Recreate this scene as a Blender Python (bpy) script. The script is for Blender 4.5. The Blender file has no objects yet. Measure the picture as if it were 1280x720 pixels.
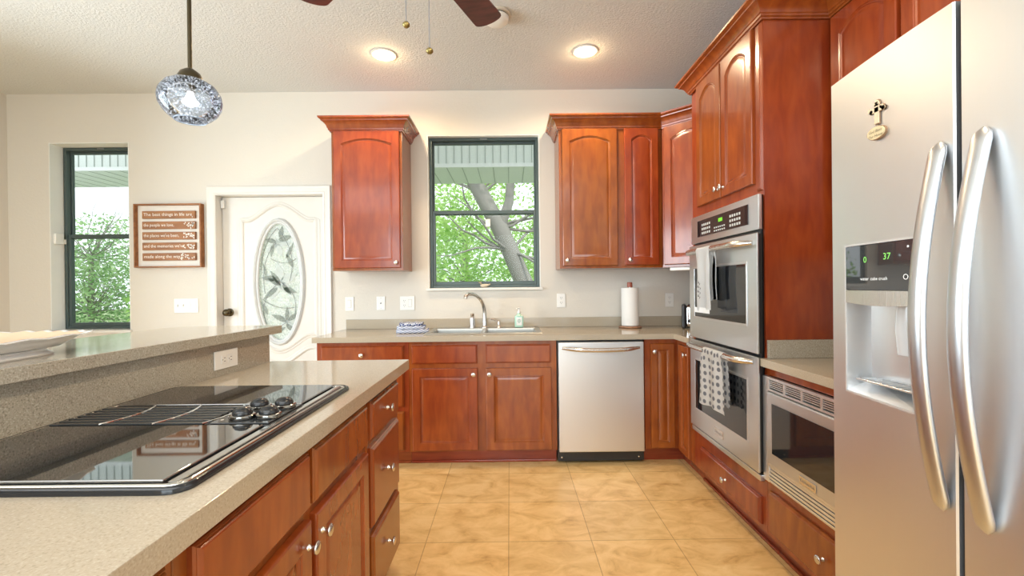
import bpy, bmesh, math, random
from mathutils import Vector, Matrix
random.seed(7)
PI = math.pi
S = bpy.context.scene
C = S.collection

# ------------------------------------------------------------------ camera, world, lights, exposure
cam = bpy.data.objects.new('camera', bpy.data.cameras.new('camera'))
C.objects.link(cam)
cam.data.sensor_width = 36.0
cam.data.lens = 568 / 1280 * 36
cam.data.clip_start = 0.02
cam.matrix_world = (Matrix.Translation((0, 0, 1.257)) @ Matrix.Rotation(-3 / 568, 4, 'Z')
                    @ Matrix.Rotation(PI / 2 - 2 / 568, 4, 'X') @ Matrix.Rotation(-0.011, 4, 'Z'))
S.camera = cam
S.view_settings.view_transform = 'Standard'
S.view_settings.look = 'None'
S.view_settings.exposure = -0.28
S.view_settings.gamma = 1.0
S.view_settings.use_curve_mapping = False

world = bpy.data.worlds.new('sky')
S.world = world
world.use_nodes = True
wbg = world.node_tree.nodes['Background']
wbg.inputs['Color'].default_value = (0.90, 0.95, 1.0, 1)
wbg.inputs['Strength'].default_value = 2.1


def lamp(name, kind, loc, energy, color=(1, 1, 1), rot=(0, 0, 0), size=None, size_y=None, spot=None, radius=None, parent=None):
    d = bpy.data.lights.new(name, kind)
    d.energy = energy
    d.color = color
    if kind == 'AREA':
        d.shape = 'RECTANGLE'
        d.size, d.size_y = size, size_y or size
    if spot:
        d.spot_size, d.spot_blend = spot, 0.6
    if radius is not None:
        d.shadow_soft_size = radius
    o = bpy.data.objects.new(name, d)
    o.location, o.rotation_euler = loc, rot
    C.objects.link(o)
    if parent:
        o.parent = parent
    return o


sun = lamp('sun', 'SUN', (0, 0, 10), 2.6, (1, 0.97, 0.9), (math.radians(38), 0, math.radians(25)))
sun.data.angle = 0.05
lamp('ceiling_fill', 'AREA', (-1.2, -1.5, 2.86), 165, (0.88, 0.94, 1.0), (0, 0, 0), 4.6, 2.4)  # added soft fill below the ceiling, no fixture there
lamp('front_fill', 'AREA', (-1.0, -3.3, 1.45), 150, (0.82, 0.91, 1.0), (PI / 2, 0, 0), 3.6, 2.2)  # added fill lamp, shines in through an invented window behind the camera
lamp('side_fill', 'AREA', (-4.45, 0.9, 1.25), 250, (0.82, 0.91, 1.0), (0, -PI / 2, 0), 2.2, 2.4)  # added fill lamp outside an invented opening in the side wall

# ------------------------------------------------------------------ materials
MATS = {}


def nmat(name):
    m = bpy.data.materials.new(name)
    m.use_nodes = True
    n = m.node_tree
    return m, n, n.nodes, n.links, n.nodes['Principled BSDF']


def simple(name, col, rough=0.5, metal=0.0, coat=0.0, emit=None, es=0.0, spec=None):
    if name in MATS:
        return MATS[name]
    m, t, N, L, b = nmat(name)
    b.inputs['Base Color'].default_value = (*col, 1)
    b.inputs['Roughness'].default_value = rough
    b.inputs['Metallic'].default_value = metal
    b.inputs['Coat Weight'].default_value = coat
    b.inputs['Coat Roughness'].default_value = 0.12
    if spec is not None:
        b.inputs['Specular IOR Level'].default_value = spec
    if emit:
        b.inputs['Emission Color'].default_value = (*emit, 1)
        b.inputs['Emission Strength'].default_value = es
    # fine tone variation
    nz = N.new('ShaderNodeTexNoise'); nz.inputs['Scale'].default_value = 14
    tc = N.new('ShaderNodeTexCoord'); L.new(tc.outputs['Object'], nz.inputs['Vector'])
    hs = N.new('ShaderNodeHueSaturation'); hs.inputs['Color'].default_value = (*col, 1)
    mr = N.new('ShaderNodeMapRange'); mr.inputs['To Min'].default_value = 0.97; mr.inputs['To Max'].default_value = 1.03
    L.new(nz.outputs['Fac'], mr.inputs['Value']); L.new(mr.outputs['Result'], hs.inputs['Value'])
    L.new(hs.outputs['Color'], b.inputs['Base Color'])
    MATS[name] = m
    return m


def ramp(N, stops):
    r = N.new('ShaderNodeValToRGB')
    e = r.color_ramp.elements
    while len(e) < len(stops):
        e.new(0.5)
    for q, (p, c) in zip(e, stops):
        q.position = p
        q.color = (*c, 1)
    return r


def mapping(N, L, scale, rot=(0, 0, 0), coord='Object'):
    tc = N.new('ShaderNodeTexCoord'); mp = N.new('ShaderNodeMapping')
    mp.inputs['Scale'].default_value = scale
    mp.inputs['Rotation'].default_value = rot
    L.new(tc.outputs[coord], mp.inputs['Vector'])
    return mp


def bump(N, L, b, src, strength, dist):
    bp = N.new('ShaderNodeBump')
    bp.inputs['Strength'].default_value = strength
    bp.inputs['Distance'].default_value = dist
    L.new(src, bp.inputs['Height']); L.new(bp.outputs['Normal'], b.inputs['Normal'])


def wood(name, dark, mid, light, scale, rough=0.26, coat=0.4, vary=0.25):
    m, t, N, L, b = nmat(name)
    mp = mapping(N, L, scale)
    oi = N.new('ShaderNodeObjectInfo')
    ad = N.new('ShaderNodeVectorMath'); ad.operation = 'ADD'
    cb = N.new('ShaderNodeCombineXYZ')
    mu = N.new('ShaderNodeMath'); mu.operation = 'MULTIPLY'; mu.inputs[1].default_value = 37
    L.new(oi.outputs['Random'], mu.inputs[0]); L.new(mu.outputs[0], cb.inputs[0]); L.new(mu.outputs[0], cb.inputs[2])
    L.new(mp.outputs[0], ad.inputs[0]); L.new(cb.outputs[0], ad.inputs[1])
    n1 = N.new('ShaderNodeTexNoise'); n1.inputs['Scale'].default_value = 6; n1.inputs['Detail'].default_value = 5; n1.inputs['Distortion'].default_value = 0.4
    L.new(ad.outputs[0], n1.inputs['Vector'])
    r = ramp(N, [(0.28, dark), (0.5, mid), (0.75, light)])
    L.new(n1.outputs['Fac'], r.inputs[0])
    # cloudy stain
    n2 = N.new('ShaderNodeTexNoise'); n2.inputs['Scale'].default_value = 5; n2.inputs['Detail'].default_value = 2
    tc = N.new('ShaderNodeTexCoord'); L.new(tc.outputs['Object'], n2.inputs['Vector'])
    hs = N.new('ShaderNodeHueSaturation')
    mr = N.new('ShaderNodeMapRange'); mr.inputs['From Min'].default_value = 0.3; mr.inputs['From Max'].default_value = 0.7
    mr.inputs['To Min'].default_value = 0.91; mr.inputs['To Max'].default_value = 1.09
    L.new(n2.outputs['Fac'], mr.inputs['Value']); L.new(mr.outputs['Result'], hs.inputs['Value'])
    mh = N.new('ShaderNodeMapRange'); mh.inputs['To Min'].default_value = 0.5 - 0.010 * vary / 0.25; mh.inputs['To Max'].default_value = 0.5 + 0.008 * vary / 0.25
    L.new(oi.outputs['Random'], mh.inputs['Value']); L.new(mh.outputs['Result'], hs.inputs['Hue'])
    L.new(r.outputs[0], hs.inputs['Color']); L.new(hs.outputs[0], b.inputs['Base Color'])
    b.inputs['Roughness'].default_value = rough
    b.inputs['Coat Weight'].default_value = coat
    b.inputs['Coat Roughness'].default_value = 0.10
    return m


CHERRY = wood('cherry_wood', (0.21, 0.040, 0.008), (0.26, 0.056, 0.0095), (0.32, 0.077, 0.012), (3.5, 3.5, 0.8))
TOEWOOD = wood('dark_cherry_wood', (0.19, 0.034, 0.010), (0.24, 0.045, 0.012), (0.29, 0.058, 0.014), (0.6, 0.6, 5))
WALNUT = wood('walnut_wood', (0.20, 0.075, 0.02), (0.30, 0.12, 0.035), (0.38, 0.16, 0.05), (0.8, 5, 5), 0.5, 0, 0.05)
BLADE = wood('fan_blade_wood', (0.05, 0.012, 0.01), (0.10, 0.022, 0.018), (0.16, 0.035, 0.028), (0.6, 6, 6), 0.35, 0.1, 0.05)


def speckle(name, base, light, dark, rough):
    m, t, N, L, b = nmat(name)
    mp = mapping(N, L, (1, 1, 1))
    v = N.new('ShaderNodeTexNoise'); v.inputs['Scale'].default_value = 260; v.inputs['Detail'].default_value = 2
    L.new(mp.outputs[0], v.inputs['Vector'])
    r = ramp(N, [(0.32, dark), (0.44, base), (0.56, base), (0.68, light)])
    L.new(v.outputs['Fac'], r.inputs[0])
    L.new(r.outputs[0], b.inputs['Base Color'])
    b.inputs['Roughness'].default_value = rough
    return m


COUNTER = speckle('taupe_speckled_countertop', (0.43, 0.37, 0.285), (0.49, 0.43, 0.34), (0.35, 0.30, 0.225), 0.11)
LEDGE = speckle('grey_speckled_laminate', (0.38, 0.345, 0.28), (0.51, 0.475, 0.40), (0.23, 0.205, 0.16), 0.10)


def steel(name, col, rough, axis):
    m, t, N, L, b = nmat(name)
    sc = [3, 3, 3]
    for a in range(3):
        if a != axis:
            sc[a] = 300
    mp = mapping(N, L, sc)
    n = N.new('ShaderNodeTexNoise'); n.inputs['Scale'].default_value = 1.0; n.inputs['Detail'].default_value = 2
    L.new(mp.outputs[0], n.inputs['Vector'])
    mr = N.new('ShaderNodeMapRange'); mr.inputs['To Min'].default_value = rough - 0.05; mr.inputs['To Max'].default_value = rough + 0.06
    L.new(n.outputs['Fac'], mr.inputs['Value']); L.new(mr.outputs['Result'], b.inputs['Roughness'])
    b.inputs['Base Color'].default_value = (*col, 1)
    b.inputs['Metallic'].default_value = 1
    return m


STEEL = steel('brushed_steel', (0.74, 0.755, 0.77), 0.38, 2)
STEELH = steel('brushed_steel_sideways', (0.71, 0.735, 0.75), 0.34, 0)
NICKEL = steel('satin_nickel', (0.70, 0.69, 0.67), 0.25, 2)
CHROME = simple('polished_chrome', (0.78, 0.78, 0.78), 0.12, 1)
WHITE = simple('white_paint', (0.70, 0.675, 0.63), 0.38)
PLASTIC = simple('white_plastic', (0.83, 0.82, 0.79), 0.3)
DARKSLOT = simple('dark_slot', (0.02, 0.02, 0.02), 0.5)
BLACK = simple('black_plastic', (0.018, 0.019, 0.021), 0.3)
BLACKGLASS = simple('black_glass', (0.012, 0.014, 0.017), 0.04, 0, 0, spec=0.8)
COOKGLASS = simple('black_ceramic_glass', (0.014, 0.016, 0.018), 0.03, 0, 0, spec=0.5)
COOKGLASS.node_tree.nodes['Principled BSDF'].inputs['IOR'].default_value = 4.5
BRONZE = simple('dark_bronze_aluminium', (0.07, 0.098, 0.095), 0.4, 0.2)
OILBRONZE = simple('oil_rubbed_bronze', (0.075, 0.058, 0.03), 0.35, 0.7)
BRASS = simple('aged_brass', (0.30, 0.235, 0.09), 0.35, 0.9)
PAPER = simple('white_paper', (0.86, 0.85, 0.82), 0.9)
GREY = simple('grey_metal', (0.30, 0.31, 0.33), 0.4, 0.8)


def wallmat(name, col, sc, st, rough=0.85):
    m, t, N, L, b = nmat(name)
    mp = mapping(N, L, (1, 1, 1))
    n = N.new('ShaderNodeTexNoise'); n.inputs['Scale'].default_value = sc; n.inputs['Detail'].default_value = 4; n.inputs['Roughness'].default_value = 0.6
    L.new(mp.outputs[0], n.inputs['Vector'])
    b.inputs['Base Color'].default_value = (*col, 1)
    b.inputs['Roughness'].default_value = rough
    bump(N, L, b, n.outputs['Fac'], st, 0.01)
    return m


WALL = wallmat('cream_wall_paint', (0.67, 0.63, 0.565), 60, 0.12)
CEIL = wallmat('knockdown_ceiling', (0.66, 0.675, 0.67), 70, 0.6, 0.9)
TRIM = simple('white_trim_paint', (0.72, 0.70, 0.66), 0.4)
REVEAL = simple('white_reveal_paint', (0.80, 0.81, 0.79), 0.7)

m, t, N, L, b = nmat('tan_stone_tile')
mp = mapping(N, L, (1, 1, 1))
mp.inputs['Location'].default_value = (0.018, -2.233 + 0.408 * 6, 0)
br = N.new('ShaderNodeTexBrick')
br.offset = 0.0; br.squash = 1.0
br.inputs['Scale'].default_value = 1.0
br.inputs['Brick Width'].default_value = 0.408
br.inputs['Row Height'].default_value = 0.408
br.inputs['Mortar Size'].default_value = 0.0022
br.inputs['Color1'].default_value = (0.95, 0.95, 0.95, 1)
br.inputs['Color2'].default_value = (1.08, 1.06, 1.03, 1)
br.inputs['Mortar'].default_value = (0.62, 0.56, 0.48, 1)
L.new(mp.outputs[0], br.inputs['Vector'])
mp2 = mapping(N, L, (2.3, 3.6, 1))
n1 = N.new('ShaderNodeTexNoise'); n1.inputs['Scale'].default_value = 2.6; n1.inputs['Detail'].default_value = 8; n1.inputs['Roughness'].default_value = 0.66; n1.inputs['Distortion'].default_value = 0.7
L.new(mp2.outputs[0], n1.inputs['Vector'])
r1 = ramp(N, [(0.28, (0.45, 0.255, 0.085)), (0.42, (0.63, 0.40, 0.16)), (0.56, (0.73, 0.495, 0.22)), (0.75, (0.80, 0.58, 0.30))])
L.new(n1.outputs['Fac'], r1.inputs[0])
mx = N.new('ShaderNodeMixRGB'); mx.blend_type = 'MULTIPLY'; mx.inputs[0].default_value = 1
L.new(r1.outputs[0], mx.inputs[1]); L.new(br.outputs['Color'], mx.inputs[2])
L.new(mx.outputs[0], b.inputs['Base Color'])
b.inputs['Roughness'].default_value = 0.42
FLOOR = m


def glassmix(name, tint, fac, rough, noise=None, white=None):
    """thin clear pane: see-through with a surface gloss"""
    m = bpy.data.materials.new(name); m.use_nodes = True
    N, L = m.node_tree.nodes, m.node_tree.links
    N.clear()
    o = N.new('ShaderNodeOutputMaterial')
    tr = N.new('ShaderNodeBsdfTransparent'); tr.inputs[0].default_value = (*tint, 1)
    gl = N.new('ShaderNodeBsdfGlossy'); gl.inputs['Roughness'].default_value = rough
    mx = N.new('ShaderNodeMixShader')
    fr = N.new('ShaderNodeLayerWeight'); fr.inputs['Blend'].default_value = fac
    L.new(fr.outputs['Fresnel'], mx.inputs[0]); L.new(tr.outputs[0], mx.inputs[1]); L.new(gl.outputs[0], mx.inputs[2])
    last = mx
    if white:
        w = N.new('ShaderNodeBsdfTranslucent'); w.inputs[0].default_value = (*white[1], 1)
        d = N.new('ShaderNodeBsdfDiffuse'); d.inputs[0].default_value = (*white[1], 1)
        wd = N.new('ShaderNodeMixShader'); wd.inputs[0].default_value = 0.3
        L.new(w.outputs[0], wd.inputs[1]); L.new(d.outputs[0], wd.inputs[2])
        m2 = N.new('ShaderNodeMixShader'); m2.inputs[0].default_value = white[0]
        L.new(mx.outputs[0], m2.inputs[1]); L.new(wd.outputs[0], m2.inputs[2])
        last = m2
        if noise:
            tc = N.new('ShaderNodeTexCoord'); nz = N.new('ShaderNodeTexNoise'); nz.inputs['Scale'].default_value = noise; nz.inputs['Detail'].default_value = 3
            L.new(tc.outputs['Object'], nz.inputs['Vector'])
            mr = N.new('ShaderNodeMapRange'); mr.inputs['From Min'].default_value = 0.42 if noise < 100 else 0.53; mr.inputs['From Max'].default_value = 0.62 if noise < 100 else 0.64
            mr.inputs['To Min'].default_value = max(0, white[0] - 0.2); mr.inputs['To Max'].default_value = min(1, white[0] + 0.2)
            L.new(nz.outputs['Fac'], mr.inputs['Value']); L.new(mr.outputs['Result'], m2.inputs[0])
    L.new(last.outputs[0], o.inputs[0])
    return m


PANE = glassmix('window_glass', (0.97, 0.99, 0.98), 0.12, 0.0)
FROST = glassmix('frosted_glass', (0.95, 0.98, 0.96), 0.4, 0.25, 60, (0.76, (0.97, 0.98, 0.97)))
PETAL = glassmix('etched_white_glass', (0.9, 0.93, 0.93), 0.4, 0.3, None, (0.85, (0.90, 0.92, 0.92)))
LEAFGL = glassmix('grey_bevelled_glass', (0.62, 0.66, 0.62), 0.4, 0.1, 60, (0.7, (0.55, 0.57, 0.55)))
GLOBE = glassmix('seeded_blue_glass', (0.87, 0.915, 0.975), 0.32, 0.05, 140, (0.14, (0.75, 0.82, 0.95)))


def leafmat(name, c1, c2):
    m = bpy.data.materials.new(name); m.use_nodes = True
    N, L = m.node_tree.nodes, m.node_tree.links
    N.clear()
    o = N.new('ShaderNodeOutputMaterial')
    tc = N.new('ShaderNodeTexCoord'); nz = N.new('ShaderNodeTexNoise'); nz.inputs['Scale'].default_value = 1.7; nz.inputs['Detail'].default_value = 4
    L.new(tc.outputs['Object'], nz.inputs['Vector'])
    r = ramp(N, [(0.35, c1), (0.65, c2)])
    L.new(nz.outputs['Fac'], r.inputs[0])
    d = N.new('ShaderNodeBsdfDiffuse'); tl = N.new('ShaderNodeBsdfTranslucent')
    L.new(r.outputs[0], d.inputs[0]); L.new(r.outputs[0], tl.inputs[0])
    mx = N.new('ShaderNodeMixShader'); mx.inputs[0].default_value = 0.45
    L.new(d.outputs[0], mx.inputs[1]); L.new(tl.outputs[0], mx.inputs[2])
    L.new(mx.outputs[0], o.inputs[0])
    return m


LEAF = leafmat('pale_green_leaves', (0.30, 0.52, 0.14), (0.66, 0.86, 0.36))
LEAF2 = leafmat('grey_green_leaves', (0.22, 0.40, 0.17), (0.50, 0.66, 0.36))
BARK = wallmat('grey_bark', (0.30, 0.28, 0.26), 18, 1.0)
GRASS = wallmat('lawn_green', (0.26, 0.34, 0.16), 30, 0.6)


# ------------------------------------------------------------------ helpers
def B():
    return bmesh.new()


def box(bm, x0, x1, y0, y1, z0, z1, bev=0.0, seg=2, M=None):
    g = bmesh.ops.create_cube(bm, size=1.0)
    vs = g['verts']
    for v in vs:
        v.co = Vector(((x0 + x1) / 2 + v.co.x * (x1 - x0), (y0 + y1) / 2 + v.co.y * (y1 - y0), (z0 + z1) / 2 + v.co.z * (z1 - z0)))
    if M is not None:
        for v in vs:
            v.co = M @ v.co
    if bev > 0:
        es = list({e for v in vs for e in v.link_edges})
        bmesh.ops.bevel(bm, geom=es, offset=bev, segments=seg, profile=0.5, affect='EDGES', clamp_overlap=True)


def prism(bm, pts, z0, z1):
    """vertical prism over a plan polygon"""
    lo = [bm.verts.new((p[0], p[1], z0)) for p in pts]
    hi = [bm.verts.new((p[0], p[1], z1)) for p in pts]
    n = len(pts)
    bm.faces.new(lo[::-1]); bm.faces.new(hi)
    for i in range(n):
        bm.faces.new((lo[i], lo[(i + 1) % n], hi[(i + 1) % n], hi[i]))


def lathe(bm, prof, M=None, seg=24, cap=True):
    rings = []
    for r, z in prof:
        if r < 1e-6:
            rings.append([bm.verts.new((0, 0, z))])
        else:
            rings.append([bm.verts.new((r * math.cos(2 * PI * k / seg), r * math.sin(2 * PI * k / seg), z)) for k in range(seg)])
    for a, b_ in zip(rings[:-1], rings[1:]):
        for k in range(seg):
            k2 = (k + 1) % seg
            if len(a) == 1 and len(b_) == 1:
                continue
            if len(a) == 1:
                bm.faces.new((a[0], b_[k], b_[k2]))
            elif len(b_) == 1:
                bm.faces.new((a[k], a[k2], b_[0]))
            else:
                bm.faces.new((a[k], a[k2], b_[k2], b_[k]))
    if cap:
        if len(rings[0]) > 1: bm.faces.new(rings[0][::-1])
        if len(rings[-1]) > 1: bm.faces.new(rings[-1])
    if M is not None:
        for rr in rings:
            for v in rr:
                v.co = M @ v.co


def tube(bm, pts, rad, seg=10, flat=None, cap=True):
    """swept tube; rad a number or a list; flat=(ax, ay) makes an elliptical section with the section's first axis kept near `up`"""
    pts = [Vector(p) for p in pts]
    n = len(pts)
    rings = []
    up = Vector((0, 0, 1)) if flat is None else Vector(flat[2])
    prev = None
    for i, p in enumerate(pts):
        d = (pts[min(i + 1, n - 1)] - pts[max(i - 1, 0)]).normalized()
        if flat is None:
            if prev is None:
                a = d.cross(Vector((0.31, 0.2, 0.93)))
                if a.length < 0.2: a = d.cross(Vector((1, 0, 0)))
            else:
                a = prev - d * prev.dot(d)
            a.normalize(); prev = a
            b_ = d.cross(a).normalized()
        else:
            a = (up - d * up.dot(d)).normalized()
            b_ = d.cross(a).normalized()
        r = rad[i] if isinstance(rad, (list, tuple)) else rad
        ra, rb = (r, r) if flat is None else (flat[0] * r, flat[1] * r)
        rings.append([bm.verts.new(p + a * ra * math.cos(2 * PI * k / seg) + b_ * rb * math.sin(2 * PI * k / seg)) for k in range(seg)])
    for q, w in zip(rings[:-1], rings[1:]):
        for k in range(seg):
            bm.faces.new((q[k], q[(k + 1) % seg], w[(k + 1) % seg], w[k]))
    if cap:
        bm.faces.new(rings[0][::-1]); bm.faces.new(rings[-1])


def sweep(bm, path, prof, z0=0.0, pre=None, post=None):
    """moulding: profile (out, up) carried along a plan path with mitred corners, outward on the right-hand side"""
    n = len(path)
    P2 = [Vector(p) for p in path]
    rings = []
    for i in range(n):
        ns = []
        if i > 0 or pre:
            d = (P2[i] - (P2[i - 1] if i > 0 else Vector(pre))).normalized(); ns.append(Vector((d.y, -d.x)))
        if i < n - 1 or post:
            d = ((P2[i + 1] if i < n - 1 else Vector(post)) - P2[i]).normalized(); ns.append(Vector((d.y, -d.x)))
        if len(ns) == 2:
            s = ns[0] + ns[1]; off = s / (1 + ns[0].dot(ns[1]))
        else:
            off = ns[0]
        rings.append([bm.verts.new((P2[i].x + off.x * o, P2[i].y + off.y * o, z0 + u)) for o, u in prof])
    m_ = len(prof)
    for a, b_ in zip(rings[:-1], rings[1:]):
        for k in range(m_):
            k2 = (k + 1) % m_
            bm.faces.new((a[k], a[k2], b_[k2], b_[k]))
    bm.faces.new(rings[0]); bm.faces.new(rings[-1][::-1])


CROWN = [(0.0, 0.0), (0.008, 0.0), (0.010, 0.008), (0.016, 0.012), (0.018, 0.022), (0.022, 0.026), (0.026, 0.040), (0.034, 0.054), (0.046, 0.066), (0.056, 0.071), (0.058, 0.078), (0.066, 0.083), (0.073, 0.090), (0.075, 0.100), (0.0, 0.100)]


def panel(bm, x0, z0, x1, z1, yf=-0.02, t=0.02, sw=0.055, arch=0.0, kind='raised', K=14):
    """a door or drawer front; local y runs into the cabinet"""
    def loop(ins, dep, ar):
        a, b_, c, d = x0 + ins, x1 - ins, z0 + ins, z1 - ins
        pts = [(a, c), (b_, c)]
        w = b_ - a
        xc = (a + b_) / 2
        for i in range(K + 1):
            x = b_ - w * i / K
            s = 2 * (x - xc) / w
            z = d - ar * (s * s)
            pts.append((x, z))
        return [bm.verts.new((p[0], yf + dep, p[1])) for p in pts]
    if kind == 'raised':
        prof = [(0, t, 0), (0, 0.007, 0), (0.002, 0.0025, 0), (0.006, 0, 0), (sw, 0, arch), (sw + 0.003, 0.004, arch), (sw + 0.006, 0.0035, arch), (sw + 0.010, 0.008, arch), (sw + 0.014, 0.009, arch), (sw + 0.034, 0.003, arch)]
    else:
        prof = [(0, t, 0), (0, 0.011, 0), (0.003, 0.007, 0), (0.005, 0.007, 0), (0.007, 0.003, 0), (0.011, 0, 0)]
    loops = [loop(*p) for p in prof]
    n = len(loops[0])
    for a, b_ in zip(loops[:-1], loops[1:]):
        for k in range(n):
            bm.faces.new((a[k], a[(k + 1) % n], b_[(k + 1) % n], b_[k]))
    bm.faces.new(loops[-1])
    bm.faces.new(loops[0][::-1])


def finish(name, bm, mat, parent=None, smooth=40, loc=None, mats=None):
    bmesh.ops.recalc_face_normals(bm, faces=bm.faces[:])
    me = bpy.data.meshes.new(name)
    bm.to_mesh(me); bm.free()
    for mm in (mats or [mat]):
        me.materials.append(mm)
    if smooth:
        me.polygons.foreach_set('use_smooth', [True] * len(me.polygons))
        me.set_sharp_from_angle(angle=math.radians(smooth))
    o = bpy.data.objects.new(name, me)
    C.objects.link(o)
    if smooth:
        wn = o.modifiers.new('weighted_normal', 'WEIGHTED_NORMAL')
        wn.keep_sharp = True
        wn.weight = 80
    if parent: o.parent = parent
    if loc: o.location = loc
    return o


def tag(o, label, cat, group=None):
    o['label'] = label; o['category'] = cat
    if group: o['group'] = group
    return o


def struct(name, bm, mat, parent=None, smooth=40, label=None):
    o = finish(name, bm, mat, parent, smooth)
    o['kind'] = 'structure'
    if label: o['label'] = label
    return o


def thing(name, label, cat, loc, rz=0.0, group=None):
    o = bpy.data.objects.new(name, None)
    o.empty_display_size = 0.05
    C.objects.link(o)
    o.location = loc; o.rotation_euler = (0, 0, rz)
    return tag(o, label, cat, group)


def text(bm, s, size, M, align='LEFT', ext=0.0, shear=0.0):
    cu = bpy.data.curves.new('t', 'FONT')
    cu.body = s; cu.size = size; cu.align_x = align; cu.extrude = ext; cu.shear = shear; cu.resolution_u = 2
    o = bpy.data.objects.new('t', cu); C.objects.link(o)
    dg = bpy.context.evaluated_depsgraph_get(); dg.update()
    me = bpy.data.meshes.new_from_object(o.evaluated_get(dg))
    me.transform(M)
    bm.from_mesh(me)
    bpy.data.objects.remove(o); bpy.data.meshes.remove(me); bpy.data.curves.remove(cu)


RX = Matrix.Rotation(PI / 2, 4, 'X')       # lathe axis z -> -y (towards a viewer in front of the cabinet); text stands upright facing -y
T = Matrix.Translation


def knob(parent, x, z, y=-0.02):
    bm = B()
    lathe(bm, [(0.0085, 0), (0.008, 0.003), (0.005, 0.006), (0.0048, 0.012), (0.007, 0.016), (0.0145, 0.018), (0.0162, 0.0215), (0.0150, 0.025), (0.009, 0.0275), (0, 0.0285)], T((x, y, z)) @ RX, 20)
    k = finish('knob', bm, NICKEL, parent, 50)
    return k


def door(root, x0, z0, x1, z1, arch=0.0, kn=None, sw=0.055, kind='raised', name='door'):
    bm = B(); panel(bm, x0, z0, x1, z1, sw=sw, arch=arch, kind=kind)
    d = finish(name, bm, CHERRY, root, 30)
    if kn: knob(d, kn[0], kn[1])
    return d


def drawer(root, x0, z0, x1, z1, kn=True, name='drawer'):
    return door(root, x0, z0, x1, z1, kind='slab', name=name, kn=((x0 + x1) / 2, (z0 + z1) / 2) if kn else None)


def carcass(root, w, d, z0, z1, toe=True, mat=None, toe_back=0.06, side_toe=False):
    bm = B(); box(bm, 0, w, 0, d, z0, z1, 0.0015, 1)
    c = finish('carcass', bm, mat or CHERRY, root, 30)
    if toe:
        bm = B(); box(bm, 0, w, toe_back, d, 0, z0)
        box(bm, 0, w, toe_back - 0.012, toe_back, 0, 0.018, 0.005)
        finish('toe_kick', bm, TOEWOOD, root, 30)
    return c


# ------------------------------------------------------------------ room shell
XL, XR, YB, YF, ZC = -4.17, 1.80, 3.81, -3.0, 2.90


def wall_cells(bm, axis, a0, a1, t0, t1, z0, z1, holes):
    """wall made of cells around rectangular holes [(a,b,zlo,zhi)]"""
    xs = sorted({a0, a1, *[h[0] for h in holes], *[h[1] for h in holes]})
    for x, x2 in zip(xs[:-1], xs[1:]):
        mid = (x + x2) / 2
        hs = sorted([h for h in holes if h[0] < mid < h[1]], key=lambda h: h[2])
        z = z0
        spans = []
        for h in hs:
            if h[2] > z: spans.append((z, h[2]))
            z = h[3]
        if z < z1: spans.append((z, z1))
        for s0, s1 in spans:
            if axis == 'x': box(bm, x, x2, t0, t1, s0, s1)
            else: box(bm, t0, t1, x, x2, s0, s1)
    bmesh.ops.remove_doubles(bm, verts=bm.verts[:], dist=1e-5)


bm = B(); box(bm, XL - 0.2, XR + 0.2, YF - 0.2, YB + 0.2, -0.1, 0.0)
struct('floor', bm, FLOOR, smooth=0)
bm = B(); box(bm, XL - 0.2, XR + 0.2, YF - 0.2, YB + 0.2, ZC, ZC + 0.1)
struct('ceiling', bm, CEIL, smooth=0)
W1 = (-3.828, -3.165, 0.925, 2.495)
D1 = (-2.455, -1.54, 0.0, 2.055)
W2 = (-0.678, 0.262, 1.243, 2.528)
bm = B(); wall_cells(bm, 'x', XL - 0.2, XR + 0.2, YB, YB + 0.2, 0, ZC, [W1, D1, W2])
struct('wall_back', bm, WALL, smooth=0)
bm = B(); wall_cells(bm, 'y', YF - 0.2, YB, XL - 0.2, XL, 0, ZC, [(-0.3, 2.1, 0.05, 2.45)])
struct('wall_left', bm, WALL, smooth=0)
bm = B(); box(bm, XR, XR + 0.2, YF - 0.2, YB, 0, ZC)
struct('wall_right', bm, WALL, smooth=0)
bm = B(); wall_cells(bm, 'x', XL, XR, YF - 0.2, YF, 0, ZC, [(-2.8, 0.8, 0.35, 2.55)])
struct('wall_front', bm, WALL, smooth=0)


def reveal(name, x0, x1, z0, z1, y0, y1, top=True):
    bm = B(); e = 0.006
    box(bm, x0, x0 + e, y0 + 0.001, y1, z0 + e, z1 - e); box(bm, x1 - e, x1, y0 + 0.001, y1, z0 + e, z1 - e)
    box(bm, x0, x1, y0 + 0.001, y1, z1 - e, z1)
    return struct(name, bm, REVEAL, smooth=0)


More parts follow.
